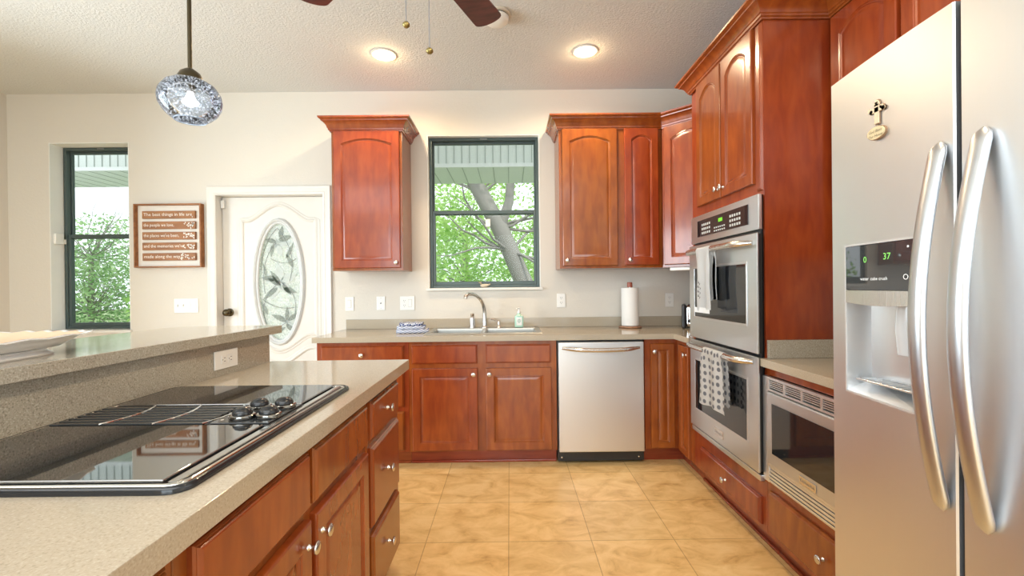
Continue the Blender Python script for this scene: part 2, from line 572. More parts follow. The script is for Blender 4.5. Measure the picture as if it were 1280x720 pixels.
def window(name, W, yf, meet, thick=0.035, sensor=None):
    x0, x1, z0, z1 = W
    r = bpy.data.objects.new(name, None); C.objects.link(r); r['kind'] = 'structure'
    e = 0.007
    x0 += e; x1 -= e; z1 -= e; z0 += 0.006
    bm = B()
    f = 0.024
    for a in ((x0, x0 + f, z0, z1), (x1 - f, x1, z0, z1), (x0 + f, x1 - f, z1 - f, z1), (x0 + f, x1 - f, z0, z0 + f)):
        box(bm, a[0], a[1], yf, yf + 0.07, a[2], a[3], 0.002, 1)
    finish('frame', bm, BRONZE, r)
    # upper sash (outer) and lower sash (inner)
    for nm, (s0, s1), yy, sf in (('upper_sash', (meet - 0.012, z1 - f), yf + 0.042, 0.012), ('lower_sash', (z0 + f, meet + 0.022), yf + 0.008, 0.022)):
        bm = B()
        a0, a1 = x0 + f, x1 - f
        rail = 0.03 if nm == 'lower_sash' else 0.02
        box(bm, a0, a0 + sf, yy, yy + 0.026, s0, s1, 0.002, 1); box(bm, a1 - sf, a1, yy, yy + 0.026, s0, s1, 0.002, 1)
        box(bm, a0 + sf, a1 - sf, yy, yy + 0.026, s0, s0 + rail, 0.002, 1); box(bm, a0 + sf, a1 - sf, yy, yy + 0.026, s1 - rail, s1, 0.002, 1)
        sh = finish(nm, bm, BRONZE, r)
        bm = B(); box(bm, a0 + sf - 0.003, a1 - sf + 0.003, yy + 0.010, yy + 0.014, s0 + rail - 0.003, s1 - rail + 0.003)
        finish('pane', bm, PANE, sh, 0)
    bm = B()
    xc = (x0 + x1) / 2
    box(bm, xc - 0.03, xc + 0.03, yf - 0.008, yf, z1 - 0.016, z1 - 0.008, 0.002, 1)
    finish('latch', bm, GREY, r)
    return r


w1 = window('window_1', W1, 3.925, 1.722)
w2 = window('window_2', W2, 3.862, 1.885)
reveal('trim_1', *W1, YB, 3.925)
reveal('trim_2', *W2, YB, 3.862)
bm = B(); box(bm, W1[0] + 0.001, W1[1] - 0.001, 3.79, 3.925, 0.925, 0.931); box(bm, W1[0] - 0.012, W1[1] + 0.012, 3.786, YB - 0.0005, 0.905, 0.931, 0.003)
struct('sill_1', bm, WHITE, smooth=30)
bm = B(); box(bm, W2[0] + 0.001, W2[1] - 0.001, 3.79, 3.862, 1.243, 1.249); box(bm, W2[0] - 0.014, W2[1] + 0.014, 3.784, YB - 0.0005, 1.228, 1.249, 0.003)
struct('sill_2', bm, WHITE, smooth=30)
# unseen windows added behind and beside the camera to frame the fill lamps
for nm, ax, pts, zz in (('added_window_3', 'y', (-0.3, 2.1, XL - 0.12), (0.05, 2.45)), ('added_window_4', 'x', (-2.8, 0.8, YF - 0.12), (0.35, 2.55))):
    r = bpy.data.objects.new(nm, None); C.objects.link(r); r['kind'] = 'structure'
    bm = B(); bg = B()
    a0, a1, p = pts
    cuts = [a0, (a0 + a1) / 2, a1]
    for c0, c1 in zip(cuts[:-1], cuts[1:]):
        for q in ((c0, c0 + 0.05, *zz), (c1 - 0.05, c1, *zz), (c0 + 0.05, c1 - 0.05, zz[0], zz[0] + 0.06), (c0 + 0.05, c1 - 0.05, zz[1] - 0.06, zz[1])):
            if ax == 'y': box(bm, p, p + 0.05, q[0], q[1], q[2], q[3])
            else: box(bm, q[0], q[1], p, p + 0.05, q[2], q[3])
        if ax == 'y': box(bg, p + 0.02, p + 0.026, c0 + 0.048, c1 - 0.048, zz[0] + 0.058, zz[1] - 0.058)
        else: box(bg, c0 + 0.048, c1 - 0.048, p + 0.02, p + 0.026, zz[0] + 0.058, zz[1] - 0.058)
    finish('frame', bm, BRONZE, r); finish('pane', bg, PANE, r, 0)

# ------------------------------------------------------------------ front door with its casing
CAS = [(0, 0), (0.0, 0.010), (0.006, 0.015), (0.016, 0.017), (0.024, 0.013), (0.044, 0.015), (0.052, 0.020), (0.066, 0.021), (0.070, 0.016), (0.070, 0)]
bm = B()
x0, x1, zt = -2.442, -1.553, 2.045
cas_path = [(x0, 0.0), (x0, zt), (x1, zt), (x1, 0.0)]
rings = []
for i, (px, pz) in enumerate(cas_path):
    ox = -1 if i < 2 else 1
    oz = 0 if i in (0, 3) else 1
    rings.append([bm.verts.new((px + ox * o, YB - 0.0005 - d, pz + oz * o)) for o, d in CAS])
for a, b_ in zip(rings[:-1], rings[1:]):
    for k in range(len(CAS)):
        bm.faces.new((a[k], a[(k + 1) % len(CAS)], b_[(k + 1) % len(CAS)], b_[k]))
bm.faces.new(rings[0]); bm.faces.new(rings[-1][::-1])
struct('trim_3', bm, TRIM, smooth=35)
bm = B()
box(bm, D1[0] + 0.001, D1[0] + 0.014, YB + 0.001, 3.985, 0.001, D1[3] - 0.001); box(bm, D1[1] - 0.014, D1[1] - 0.001, YB + 0.001, 3.985, 0.001, D1[3] - 0.001)
box(bm, D1[0] + 0.014, D1[1] - 0.014, YB + 0.001, 3.985, D1[3] - 0.012, D1[3] - 0.001)
struct('trim_4', bm, TRIM, smooth=0)

dr = bpy.data.objects.new('door_1', None); C.objects.link(dr); dr['kind'] = 'structure'
OC = Vector((-1.963, 0, 1.318)); OA, OB = 0.195, 0.512
dx0, dx1, dz0, dz1 = D1[0] + 0.017, D1[1] - 0.017, 0.006, D1[3] - 0.015
dyf, dyb = 3.885, 3.93
N_ = 72
angs = sorted({2 * PI * k / N_ for k in range(N_)} | {math.atan2(cz - OC.z, cx - OC.x) % (2 * PI) for cx in (dx0, dx1) for cz in (dz0, dz1)})


def rect_hit(a):
    c, s = math.cos(a), math.sin(a)
    tx = ((dx1 if c > 0 else dx0) - OC.x) / c if abs(c) > 1e-9 else 1e9
    tz = ((dz1 if s > 0 else dz0) - OC.z) / s if abs(s) > 1e-9 else 1e9
    q = min(tx, tz)
    return OC.x + c * q, OC.z + s * q


def oval(a, A, Bq):
    q = 1 / math.sqrt((math.cos(a) / A) ** 2 + (math.sin(a) / Bq) ** 2)
    return OC.x + math.cos(a) * q, OC.z + math.sin(a) * q


bm = B()
lp = []
for fn, y in ((rect_hit, dyb), (rect_hit, dyf), (lambda a: oval(a, OA, OB), dyf), (lambda a: oval(a, OA, OB), dyb)):
    lp.append([bm.verts.new((fn(a)[0], y, fn(a)[1])) for a in angs])
for i in range(4):
    a, b_ = lp[i], lp[(i + 1) % 4]
    for k in range(len(angs)):
        bm.faces.new((a[k], a[(k + 1) % len(angs)], b_[(k + 1) % len(angs)], b_[k]))
finish('door_slab', bm, WHITE, dr, 30)


def bead(bm, pts, w, h, y, closed=False):
    """moulding bead of width w and height h on the face y, along (x, z) points"""
    P2 = [Vector((p[0], p[1])) for p in pts]
    n = len(P2); rings = []
    prof = [(-w / 2, 0), (-w * 0.42, h * 0.6), (-w * 0.2, h), (w * 0.02, h * 0.75), (w * 0.12, h * 0.35), (w * 0.25, h * 0.45), (w * 0.4, h * 0.3), (w / 2, 0)]
    for i in range(n):
        p0 = P2[i - 1] if (i > 0 or closed) else P2[i]
        p1 = P2[(i + 1) % n] if (i < n - 1 or closed) else P2[i]
        d = (p1 - p0).normalized(); nn = Vector((-d.y, d.x))
        a = (P2[i] - p0); b2 = (p1 - P2[i]); sc = 1.0
        if a.length > 1e-6 and b2.length > 1e-6:
            sc = min(2, 1 / max(0.4, math.cos(a.angle(b2) / 2)))
        rings.append([bm.verts.new((P2[i].x + nn.x * o * sc, y - q, P2[i].y + nn.y * o * sc)) for o, q in prof])
    rr = list(zip(rings[:-1], rings[1:])) + ([(rings[-1], rings[0])] if closed else [])
    for a, b2 in rr:
        for k in range(len(prof)):
            bm.faces.new((a[k], a[(k + 1) % len(prof)], b2[(k + 1) % len(prof)], b2[k]))


def sstep(t):
    return t * t * (3 - 2 * t)


bm = B()
pl, pr = OC.x - 0.325, OC.x + 0.325
up = [(pl, 0.86)]
up += [(pl, 1.845)]
K = 40
for i in range(1, K):
    x = pl + (pr - pl) * i / K
    s = abs(x - OC.x) / 0.325
    h = 0.0 if s > 0.80 else (0.135 * (sstep((0.80 - s) / 0.80) ** 0.8))
    up.append((x, 1.845 + h))
up += [(pr, 1.845), (pr, 0.86)]
for i in range(1, K):
    x = pr - (pr - pl) * i / K
    s = abs(x - OC.x) / 0.325
    h = 0.0 if s > 0.80 else (0.135 * (sstep((0.80 - s) / 0.80) ** 0.8))
    up.append((x, 0.86 - h))
bead(bm, up, 0.045, 0.012, dyf, True)
finish('upper_panel_molding', bm, WHITE, dr, 40)
bm = B()
lo = [(pl, 0.20), (pl, 0.76)]
for i in range(1, K):
    x = pl + (pr - pl) * i / K
    s = abs(x - OC.x) / 0.325
    h = 0.0 if s > 0.80 else (0.135 * (sstep((0.80 - s) / 0.80) ** 0.8))
    lo.append((x, 0.76 - h))
lo += [(pr, 0.76), (pr, 0.20)]
bead(bm, lo, 0.045, 0.012, dyf, True)
finish('lower_panel_molding', bm, WHITE, dr, 40)
bm = B()
bead(bm, [oval(2 * PI * k / 80, OA + 0.004, OB + 0.008) for k in range(80)], 0.05, 0.02, dyf, True)
gf = finish('glass_frame', bm, simple('pale_grey_frame', (0.60, 0.62, 0.62), 0.35), dr, 45)
bm = B()
vs = [bm.verts.new((*[oval(2 * PI * k / 64, OA, OB)[0]], 3.905, oval(2 * PI * k / 64, OA, OB)[1])) for k in range(64)]
vb = [bm.verts.new((v.co.x, 3.911, v.co.z)) for v in vs]
bm.faces.new(vs); bm.faces.new(vb[::-1])
for k in range(64):
    bm.faces.new((vs[k], vs[(k + 1) % 64], vb[(k + 1) % 64], vb[k]))
gp = finish('oval_pane', bm, FROST, dr, 0)


def leafshape(bm, cx, cz, ang, ln, wd, y, curl=0.0, th=0.003):
    n = 12
    L_, R_ = [], []
    for i in range(n + 1):
        s = i / n
        w = wd * math.sin(PI * s ** 0.8) * 0.5
        px, pz = s * ln, curl * ln * s * s
        L_.append((px, pz + w)); R_.append((px, pz - w))
    pts = L_ + R_[1:-1][::-1]
    c, s_ = math.cos(ang), math.sin(ang)
    f = [bm.verts.new((cx + p[0] * c - p[1] * s_, y, cz + p[0] * s_ + p[1] * c)) for p in pts]
    g = [bm.verts.new((v.co.x, y + th, v.co.z)) for v in f]
    m_ = len(f)
    for i in range(n):      # strips keep the curved leaf well formed
        a, b_, = i, i + 1
        lo_ = lambda q: (q if q in (0, n) else 2 * n - q)
        q4 = [f[a], f[b_], f[lo_(b_)], f[lo_(a)]]
        q4 = list(dict.fromkeys(q4))
        if len(q4) >= 3: bm.faces.new(q4)
    for i in range(m_):
        bm.faces.new((f[i], f[(i + 1) % m_], g[(i + 1) % m_], g[i]))


# etched flowers: white petals, grey bevelled leaves, thin leading
pet, lea, lin = B(), B(), B()
YG = 3.900
for (cx, cz, sc, rot) in ((0.0, 0.0, 1.0, 0.3), (-0.02, 0.33, 0.75, 1.1), (0.06, -0.34, 0.7, 0.1)):
    for k in range(5):
        a = rot + k * 2 * PI / 5
        leafshape(pet, OC.x + cx, OC.z + cz, a, 0.165 * sc, 0.075 * sc, YG, 0.18)
for (cx, cz, a, l, w) in ((0, -0.03, 2.5, .12, .045), (0, -0.03, 2.05, .15, .04), (-.02, -.05, 3.7, .16, .045), (.03, -.05, -.5, .12, .045), (.02, -.02, -1.0, .12, .035), (-.03, .02, 2.9, .13, .05),
                          (-.01, .36, .15, .12, .05), (-.03, .34, 2.8, .10, .04), (-.05, .33, -1.9, .12, .03), (.0, .38, 1.2, .10, .04), (.05, .2, 1.0, .15, .03), (.11, .12, 1.9, .13, .035),
                          (.06, -.33, .5, .12, .04), (.05, -.34, 2.6, .14, .045), (.05, -.36, -.9, .10, .04), (.05, -.33, 1.4, .12, .035), (-.05, -.43, .3, .10, .035), (-.11, -.28, 1.9, .12, .03), (-.12, .05, 1.7, .12, .025)):
    leafshape(lea, OC.x + cx, OC.z + cz, a, l, w, YG - 0.002, 0.12)


def stem(pts, r=0.0022):
    tube(lin, [(OC.x + p[0], YG - 0.001, OC.z + p[1]) for p in pts], r, 5)


def bez(p0, p1, p2, n=14):
    return [((1 - t) ** 2 * p0[0] + 2 * t * (1 - t) * p1[0] + t * t * p2[0], (1 - t) ** 2 * p0[1] + 2 * t * (1 - t) * p1[1] + t * t * p2[1]) for t in [i / n for i in range(n + 1)]]


for p in ((( -.02, .46), (.16, .25), (.08, .0)), ((.0, 0), (-.2, -.15), (-.12, -.36)), ((.0, .0), (.17, -.1), (.12, -.30)), ((-.03, .33), (-.17, .2), (-.13, -.1)), ((.06, -.34), (-.05, -.42), (-.09, -.38)), ((-.08, .2), (.05, .12), (.14, .2)), ((-.15, -.15), (-.02, -.25), (.12, -.22)), ((-.02, .46), (-.15, .33), (-.16, .1))):
    stem(bez(*p))
finish('etched_petals', pet, PETAL, gp, 0)
finish('bevelled_leaves', lea, LEAFGL, gp, 0)
finish('leading', lin, GREY, gp, 40)
bm = B()
lathe(bm, [(0.034, 0), (0.034, 0.006), (0.028, 0.010), (0.012, 0.012), (0.010, 0.030), (0.022, 0.036), (0.030, 0.048), (0.028, 0.060), (0.018, 0.068), (0, 0.070)], T((-2.385, dyf, 1.062)) @ RX, 24)
finish('door_knob', bm, OILBRONZE, dr, 50)
bm = B(); box(bm, -2.437, -2.408, 3.857, 3.883, 1.945, 2.012, 0.004)
tag(finish('alarm_sensor', bm, PLASTIC), 'small white alarm contact at the top corner of the front door', 'sensor')
bm = B(); box(bm, -3.8205, -3.797, 3.83, 3.90, 1.655, 1.745, 0.005); box(bm, -3.82, -3.80, 3.905, 3.924, 1.66, 1.70, 0.003)
tag(finish('alarm_sensor', bm, PLASTIC), 'white alarm contact on the side of the narrow tall window', 'sensor')
bm = B(); box(bm, -0.198, -0.158, 3.852, 3.8695, 1.765, 1.83, 0.004); box(bm, -0.188, -0.168, 3.846, 3.852, 1.80, 1.825, 0.002)
tag(finish('alarm_sensor', bm, PLASTIC), 'little white sensor on the glass of the window above the sink', 'sensor')

# baseboards
bm = B(); box(bm, XL, -2.515, YB - 0.014, YB - 0.0005, 0, 0.10, 0.003)
struct('baseboard_back', bm, TRIM, smooth=30)
bm = B(); box(bm, XL + 0.0005, XL + 0.014, 2.12, YB - 0.015, 0, 0.10, 0.003)
struct('baseboard_left', bm, TRIM, smooth=30)

# ------------------------------------------------------------------ back run: base cabinets
G_CAB = None
r = thing('base_cabinet', 'cherry three-drawer base cabinet at the end of the back counter beside the white door', 'cabinet', (-1.36, 3.20, 0))
carcass(r, 0.645, 0.605, 0.10, 0.875)
for z0, z1 in ((0.722, 0.852), (0.417, 0.690), (0.112, 0.387)):
    drawer(r, 0.032, z0, 0.612, z1)
r = thing('base_cabinet', 'wide cherry sink cabinet with two raised panel doors under the kitchen sink', 'cabinet', (-0.714, 3.20, 0))
bm = B()
box(bm, 0, 0.018, 0, 0.605, 0.10, 0.875); box(bm, 1.020, 1.038, 0, 0.605, 0.10, 0.875); box(bm, 0.018, 1.020, 0.585, 0.605, 0.10, 0.875); box(bm, 0.018, 1.020, 0.02, 0.585, 0.10, 0.118)
box(bm, 0.018, 1.020, 0, 0.02, 0.10, 0.875)
finish('carcass', bm, CHERRY, r, 30)
bm = B(); box(bm, 0, 1.038, 0.06, 0.605, 0, 0.10); box(bm, 0, 1.038, 0.048, 0.06, 0, 0.018, 0.005)
finish('toe_kick', bm, TOEWOOD, r, 30)
drawer(r, 0.022, 0.719, 0.482, 0.852, False, 'false_drawer_front'); drawer(r, 0.540, 0.719, 0.998, 0.852, False, 'false_drawer_front')
door(r, 0.022, 0.110, 0.484, 0.687, kn=(0.456, 0.645)); door(r, 0.540, 0.108, 1.002, 0.687, kn=(0.567, 0.645))

# dishwasher
r = thing('dishwasher', 'stainless steel dishwasher with a bowed bar handle beside the sink cabinet', 'dishwasher', (0.326, 3.20, 0))
bm = B(); box(bm, 0.004, 0.614, 0.012, 0.58, 0.02, 0.868)
finish('body', bm, BLACK, r, 0)
bm = B(); n = 12
for i in range(1):
    box(bm, 0.010, 0.608, -0.032, 0.011, 0.092, 0.862, 0.006, 3)
d = finish('door', bm, STEEL, r, 40)
bm = B()
pts = [(0.035 + 0.54 * i / 24, -0.036 - 0.042 * min(1, math.sin(PI * i / 24) * 1.7) , 0.822 - 0.012 * math.sin(PI * i / 24)) for i in range(25)]
tube(bm, pts, [0.010 + 0.005 * min(1, 3 * math.sin(PI * i / 24)) for i in range(25)], 12)
finish('handle', bm, NICKEL, d, 60)
bm = B(); box(bm, 0.002, 0.602, 0.004, 0.011, 0.018, 0.088, 0.003)
k = finish('kick_plate', bm, BLACK, r, 30)
bm = B()
bm.free()
for x in (0.03, 0.575):
    bm = B(); lathe(bm, [(0.006, 0), (0.005, 0.002), (0, 0.0025)], T((x, 0.004, 0.045)) @ RX, 10)
    finish('screw', bm, CHROME, k, 40)

# corner base cabinet (L-shaped, two narrow doors)
r = thing('base_cabinet', 'L-shaped cherry corner base cabinet with two narrow doors beside the dishwasher', 'cabinet', (0, 0, 0))
bm = B(); prism(bm, [(0.946, 3.20), (1.18, 3.20), (1.18, 2.912), (1.795, 2.912), (1.795, 3.805), (0.946, 3.805)], 0.10, 0.875)
finish('carcass', bm, CHERRY, r, 30)
bm = B(); prism(bm, [(0.946, 3.26), (1.24, 3.26), (1.24, 2.912), (1.795, 2.912), (1.795, 3.805), (0.946, 3.805)], 0, 0.10)
finish('toe_kick', bm, TOEWOOD, r, 30)
bm = B(); panel(bm, 0.985, 0.108, 1.155, 0.845, yf=3.18, sw=0.042)
d = finish('door', bm, CHERRY, r, 30)
bm = B(); lathe(bm, [(0.0085, 0), (0.005, 0.006), (0.0048, 0.012), (0.007, 0.016), (0.0145, 0.018), (0.0162, 0.0215), (0.0150, 0.025), (0.009, 0.0275), (0, 0.0285)], T((1.008, 3.18, 0.79)) @ RX, 20)
finish('knob', bm, NICKEL, d, 50)
bm = B(); panel(bm, 0.03, 0.108, 0.20, 0.845, sw=0.042)
bmesh.ops.transform(bm, matrix=T((1.18, 3.168, 0)) @ Matrix.Rotation(-PI / 2, 4, 'Z'), verts=bm.verts[:])
d = finish('door', bm, CHERRY, r, 30)
bm = B(); lathe(bm, [(0.0085, 0), (0.005, 0.006), (0.0048, 0.012), (0.007, 0.016), (0.0145, 0.018), (0.0162, 0.0215), (0.0150, 0.025), (0.009, 0.0275), (0, 0.0285)], T((1.16, 2.995, 0.79)) @ Matrix.Rotation(-PI / 2, 4, 'Y'), 20)
finish('knob', bm, NICKEL, d, 50)

# back countertop with backsplash, cut out for the sink
SX0, SX1, SY0, SY1 = -0.605, 0.212, 3.292, 3.742
r = thing('countertop', 'taupe speckled L-shaped counter running under the window with a sink in it', 'countertop', (0, 0, 0.876))
bm = B()
zz = (0.001, 0.038)
CX0, CX1, CY0, CY1 = -1.38, 1.798, 3.165, 3.808


def slab_hole(bm, x0, x1, y0, y1, hx0, hx1, hy0, hy1, z0, z1):
    xs, ys = [x0, hx0, hx1, x1], [y0, hy0, hy1, y1]
    V = {(i, j, k): bm.verts.new((xs[i], ys[j], (z0, z1)[k])) for i in range(4) for j in range(4) for k in range(2)}
    for i in range(3):
        for j in range(3):
            if (i, j) == (1, 1): continue
            bm.faces.new([V[i, j, 1], V[i + 1, j, 1], V[i + 1, j + 1, 1], V[i, j + 1, 1]])
            bm.faces.new([V[i, j, 0], V[i, j + 1, 0], V[i + 1, j + 1, 0], V[i + 1, j, 0]])
    for i in range(3):
        bm.faces.new([V[i, 0, 0], V[i + 1, 0, 0], V[i + 1, 0, 1], V[i, 0, 1]]); bm.faces.new([V[i, 3, 0], V[i, 3, 1], V[i + 1, 3, 1], V[i + 1, 3, 0]])
        bm.faces.new([V[0, i, 0], V[0, i, 1], V[0, i + 1, 1], V[0, i + 1, 0]]); bm.faces.new([V[3, i, 0], V[3, i + 1, 0], V[3, i + 1, 1], V[3, i, 1]])
    bm.faces.new([V[1, 1, 0], V[1, 1, 1], V[2, 1, 1], V[2, 1, 0]]); bm.faces.new([V[1, 2, 0], V[2, 2, 0], V[2, 2, 1], V[1, 2, 1]])
    bm.faces.new([V[1, 1, 0], V[1, 2, 0], V[1, 2, 1], V[1, 1, 1]]); bm.faces.new([V[2, 1, 0], V[2, 1, 1], V[2, 2, 1], V[2, 2, 0]])


slab_hole(bm, CX0, 1.145, CY0, CY1, SX0, SX1, SY0, SY1, *zz)
box(bm, 1.145, CX1, 2.912, CY1, *zz)
bmesh.ops.remove_doubles(bm, verts=bm.verts[:], dist=1e-5)
finish('worktop', bm, COUNTER, r, 0)
bm = B(); box(bm, -1.365, CX1, 3.788, 3.808, 0.0385, 0.118, 0.002); box(bm, 1.777, 1.797, 2.914, 3.786, 0.0385, 0.118, 0.002)
finish('backsplash', bm, COUNTER, r, 30)

# sink
r = thing('kitchen_sink', 'stainless double bowl drop-in sink under the window', 'sink', (0, 0, 0.914))
bm = B()
xs = [-0.622, -0.585, -0.215, -0.182, 0.192, 0.228]
ys = [3.272, 3.305, 3.645, 3.762]
z = 0.009
V = {(i, j): bm.verts.new((xs[i], ys[j], z)) for i in range(6) for j in range(4)}
for i in range(5):
    for j in range(3):
        if j == 1 and i in (1, 3): continue
        bm.faces.new([V[i, j], V[i + 1, j], V[i + 1, j + 1], V[i, j + 1]])
for i in (1, 3):
    q = [V[i, 1], V[i + 1, 1], V[i + 1, 2], V[i, 2]]
    cx, cy = (xs[i] + xs[i + 1]) / 2, (ys[1] + ys[2]) / 2
    prev = q
    for s, dz in ((0.97, -0.006), (0.93, -0.17), (0.80, -0.185)):
        cur = [bm.verts.new((cx + (v.co.x - cx) * s, cy + (v.co.y - cy) * s, dz)) for v in q]
        for k in range(4): bm.faces.new([prev[k], prev[(k + 1) % 4], cur[(k + 1) % 4], cur[k]])
        prev = cur
    bm.faces.new(prev)
o4 = [V[0, 0], V[5, 0], V[5, 3], V[0, 3]]
per = [V[i, 0] for i in range(6)] + [V[5, j] for j in range(1, 4)] + [V[i, 3] for i in range(4, -1, -1)] + [V[0, j] for j in range(2, 0, -1)]
low = [bm.verts.new((v.co.x + (-0.004 if v.co.x < -0.2 else 0.004), v.co.y + (-0.004 if v.co.y < 3.5 else 0.004), 0.0008)) for v in per]
for k in range(len(per)):
    bm.faces.new([per[k], per[(k + 1) % len(per)], low[(k + 1) % len(per)], low[k]])
finish('basin', bm, simple('sink_steel', (0.42, 0.405, 0.375), 0.36, 1), r, 35)
for x in (-0.40, 0.005):
    bm = B(); lathe(bm, [(0.0, 0), (0.03, 0.001), (0.042, 0.003), (0.045, 0.0)], T((x, 3.475, -0.184)), 20, False)
    finish('drain', bm, CHROME, r, 50)

# faucet and its companions on the sink deck
r = thing('faucet', 'brushed nickel faucet with a tall arched spout behind the sink', 'faucet', (-0.205, 3.70, 0.9235))
bm = B()
lathe(bm, [(0.030, 0), (0.030, 0.006), (0.024, 0.012), (0.020, 0.022), (0.0185, 0.06), (0.0185, 0.09)], None, 24)
finish('base', bm, NICKEL, r, 50)
bm = B()
sp = [(0, 0, 0.088), (0, 0, 0.12), (-0.005, -0.006, 0.16), (-0.018, -0.02, 0.20), (-0.042, -0.045, 0.236), (-0.075, -0.082, 0.262), (-0.112, -0.122, 0.276), (-0.145, -0.160, 0.276), (-0.165, -0.182, 0.268)]
sp = [(p[0] * 0.78, p[1], p[2]) for p in sp]
tube(bm, sp, [0.0165, 0.0162, 0.0155, 0.015, 0.0145, 0.014, 0.014, 0.0145, 0.016], 14)
s_ = finish('spout', bm, NICKEL, r, 60)
bm = B(); tube(bm, [(-0.123, -0.175, 0.271), (-0.134, -0.190, 0.258), (-0.137, -0.194, 0.242)], [0.0155, 0.0175, 0.015], 14)
finish('spray_head', bm, NICKEL, s_, 60)
r = thing('faucet_lever', 'short nickel lever handle standing to the side of the faucet', 'faucet lever', (-0.09, 3.705, 0.9235))
bm = B(); lathe(bm, [(0.026, 0), (0.025, 0.005), (0.016, 0.014), (0.010, 0.034), (0.012, 0.044), (0.008, 0.052), (0, 0.054)], None, 20)
finish('base', bm, NICKEL, r, 50)
bm = B(); tube(bm, [(0, 0, 0.046), (-0.02, -0.004, 0.056), (-0.045, -0.01, 0.064), (-0.066, -0.014, 0.072)], [0.005, 0.0045, 0.005, 0.006], 10)
finish('lever', bm, NICKEL, r, 60)
r = thing('sink_sprayer', 'nickel side sprayer standing between folded cloth and faucet', 'sprayer', (-0.306, 3.70, 0.9235))
bm = B(); lathe(bm, [(0.027, 0), (0.026, 0.008), (0.024, 0.010), (0.0235, 0.075), (0.016, 0.088), (0.014, 0.092)], None, 22)
finish('body', bm, NICKEL, r, 50)
bm = B(); lathe(bm, [(0.0135, 0.092), (0.0145, 0.108), (0.0135, 0.116), (0, 0.118)], None, 18)
finish('nozzle', bm, simple('bronze_nozzle', (0.30, 0.22, 0.15), 0.35, 0.8), r, 50)

r = thing('soap_bottle', 'pale green pump soap bottle with a white label by the sink', 'soap bottle', (0.074, 3.69, 0.9235))
bm = B()
box(bm, -0.036, 0.036, -0.021, 0.021, 0, 0.098, 0.012, 3)
lathe(bm, [(0.026, 0.095), (0.018, 0.106), (0.0135, 0.110), (0.0135, 0.118)], None, 18)
finish('bottle', bm, simple('pale_green_soap', (0.45, 0.70, 0.58), 0.15, 0, 0.3), r, 50)
bm = B(); box(bm, -0.022, 0.022, -0.0222, -0.0212, 0.018, 0.082, 0.0004, 1)
lb = finish('label', bm, PAPER, r, 0)
bm = B()
for k in range(10):
    a = 2 * PI * k / 10
    leafshape(bm, 0.0 + 0.004 * math.cos(a), 0.054 + 0.006 * math.sin(a), a, 0.012, 0.004, -0.0228, 0.1, 0.0004)
finish('printed_wreath', bm, simple('label_green', (0.20, 0.42, 0.33), 0.6), lb, 0)
bm = B(); lathe(bm, [(0.015, 0.116), (0.015, 0.130), (0.007, 0.132), (0.005, 0.150), (0.009, 0.152), (0.009, 0.160), (0, 0.161)], None, 16)
tube(bm, [(0, 0, 0.156), (-0.012, -0.012, 0.157), (-0.022, -0.022, 0.152)], 0.004, 8)
finish('pump', bm, PLASTIC, r, 50)

# folded cloth on the counter
m, t, N, L, b = nmat('blue_print_cloth')
mp = mapping(N, L, (75, 75, 75), (0.4, 0.2, 0.6))
ck = N.new('ShaderNodeTexChecker'); ck.inputs['Scale'].default_value = 1.0
ck.inputs['Color1'].default_value = (0.04, 0.06, 0.20, 1); ck.inputs['Color2'].default_value = (0.62, 0.66, 0.74, 1)
L.new(mp.outputs[0], ck.inputs[0]); L.new(ck.outputs[0], b.inputs['Base Color']); b.inputs['Roughness'].default_value = 0.9
BLUECLOTH = m
m, t, N, L, b = nmat('blue_stripe_cloth')
mp = mapping(N, L, (1, 1, 1), (0, 0.35, 0))
wv = N.new('ShaderNodeTexWave'); wv.bands_direction = 'Z'; wv.inputs['Scale'].default_value = 26; wv.inputs['Distortion'].default_value = 1.5
r_ = ramp(N, [(0.35, (0.70, 0.73, 0.78)), (0.6, (0.42, 0.48, 0.62)), (0.85, (0.10, 0.14, 0.34))])
L.new(mp.outputs[0], wv.inputs[0]); L.new(wv.outputs['Fac'], r_.inputs[0]); L.new(r_.outputs[0], b.inputs['Base Color']); b.inputs['Roughness'].default_value = 0.9
BLUESTRIPE = m
r = thing('folded_dish_towel', 'blue and white patterned dish towel folded in a pile left of the sink', 'dish towel', (-0.745, 3.47, 0.9145), 0.12)
for i, (w, d_, z0, h, mat, dx) in enumerate(((0.118, 0.085, 0, 0.028, BLUESTRIPE, 0.005), (0.104, 0.08, 0.0285, 0.025, BLUESTRIPE, -0.005), (0.086, 0.072, 0.054, 0.022, BLUECLOTH, -0.004))):
    bm = B(); n = 14
    # a fold: rounded front edge, wavy top
    sec = [(-d_ + 0.012, h), (d_, h), (d_, 0), (-d_ + 0.012, 0)] + [(-d_ + 0.012 - 0.012 * math.cos(a), h / 2 - h / 2 * math.cos(PI * (j + 1) / 6)) for j, a in enumerate([PI * (j + 1) / 6 - PI / 2 for j in range(5)])]
    rings = []
    for q in range(n + 1):
        x = dx - w + 2 * w * q / n
        wob = 0.003 * math.sin(q * 1.3 + i)
        taper = 1 - 0.25 * (abs(q / n * 2 - 1) ** 4)
        rings.append([bm.verts.new((x, y * taper, z0 + max(0, z_ * (0.9 + 0.1 * taper) + (wob if z_ > h * 0.6 else 0)))) for y, z_ in sec])
    for a, b_ in zip(rings[:-1], rings[1:]):
        for k in range(len(sec)): bm.faces.new((a[k], a[(k + 1) % len(sec)], b_[(k + 1) % len(sec)], b_[k]))
    bm.faces.new(rings[0]); bm.faces.new(rings[-1][::-1])
    finish('fold', bm, mat, r, 60)

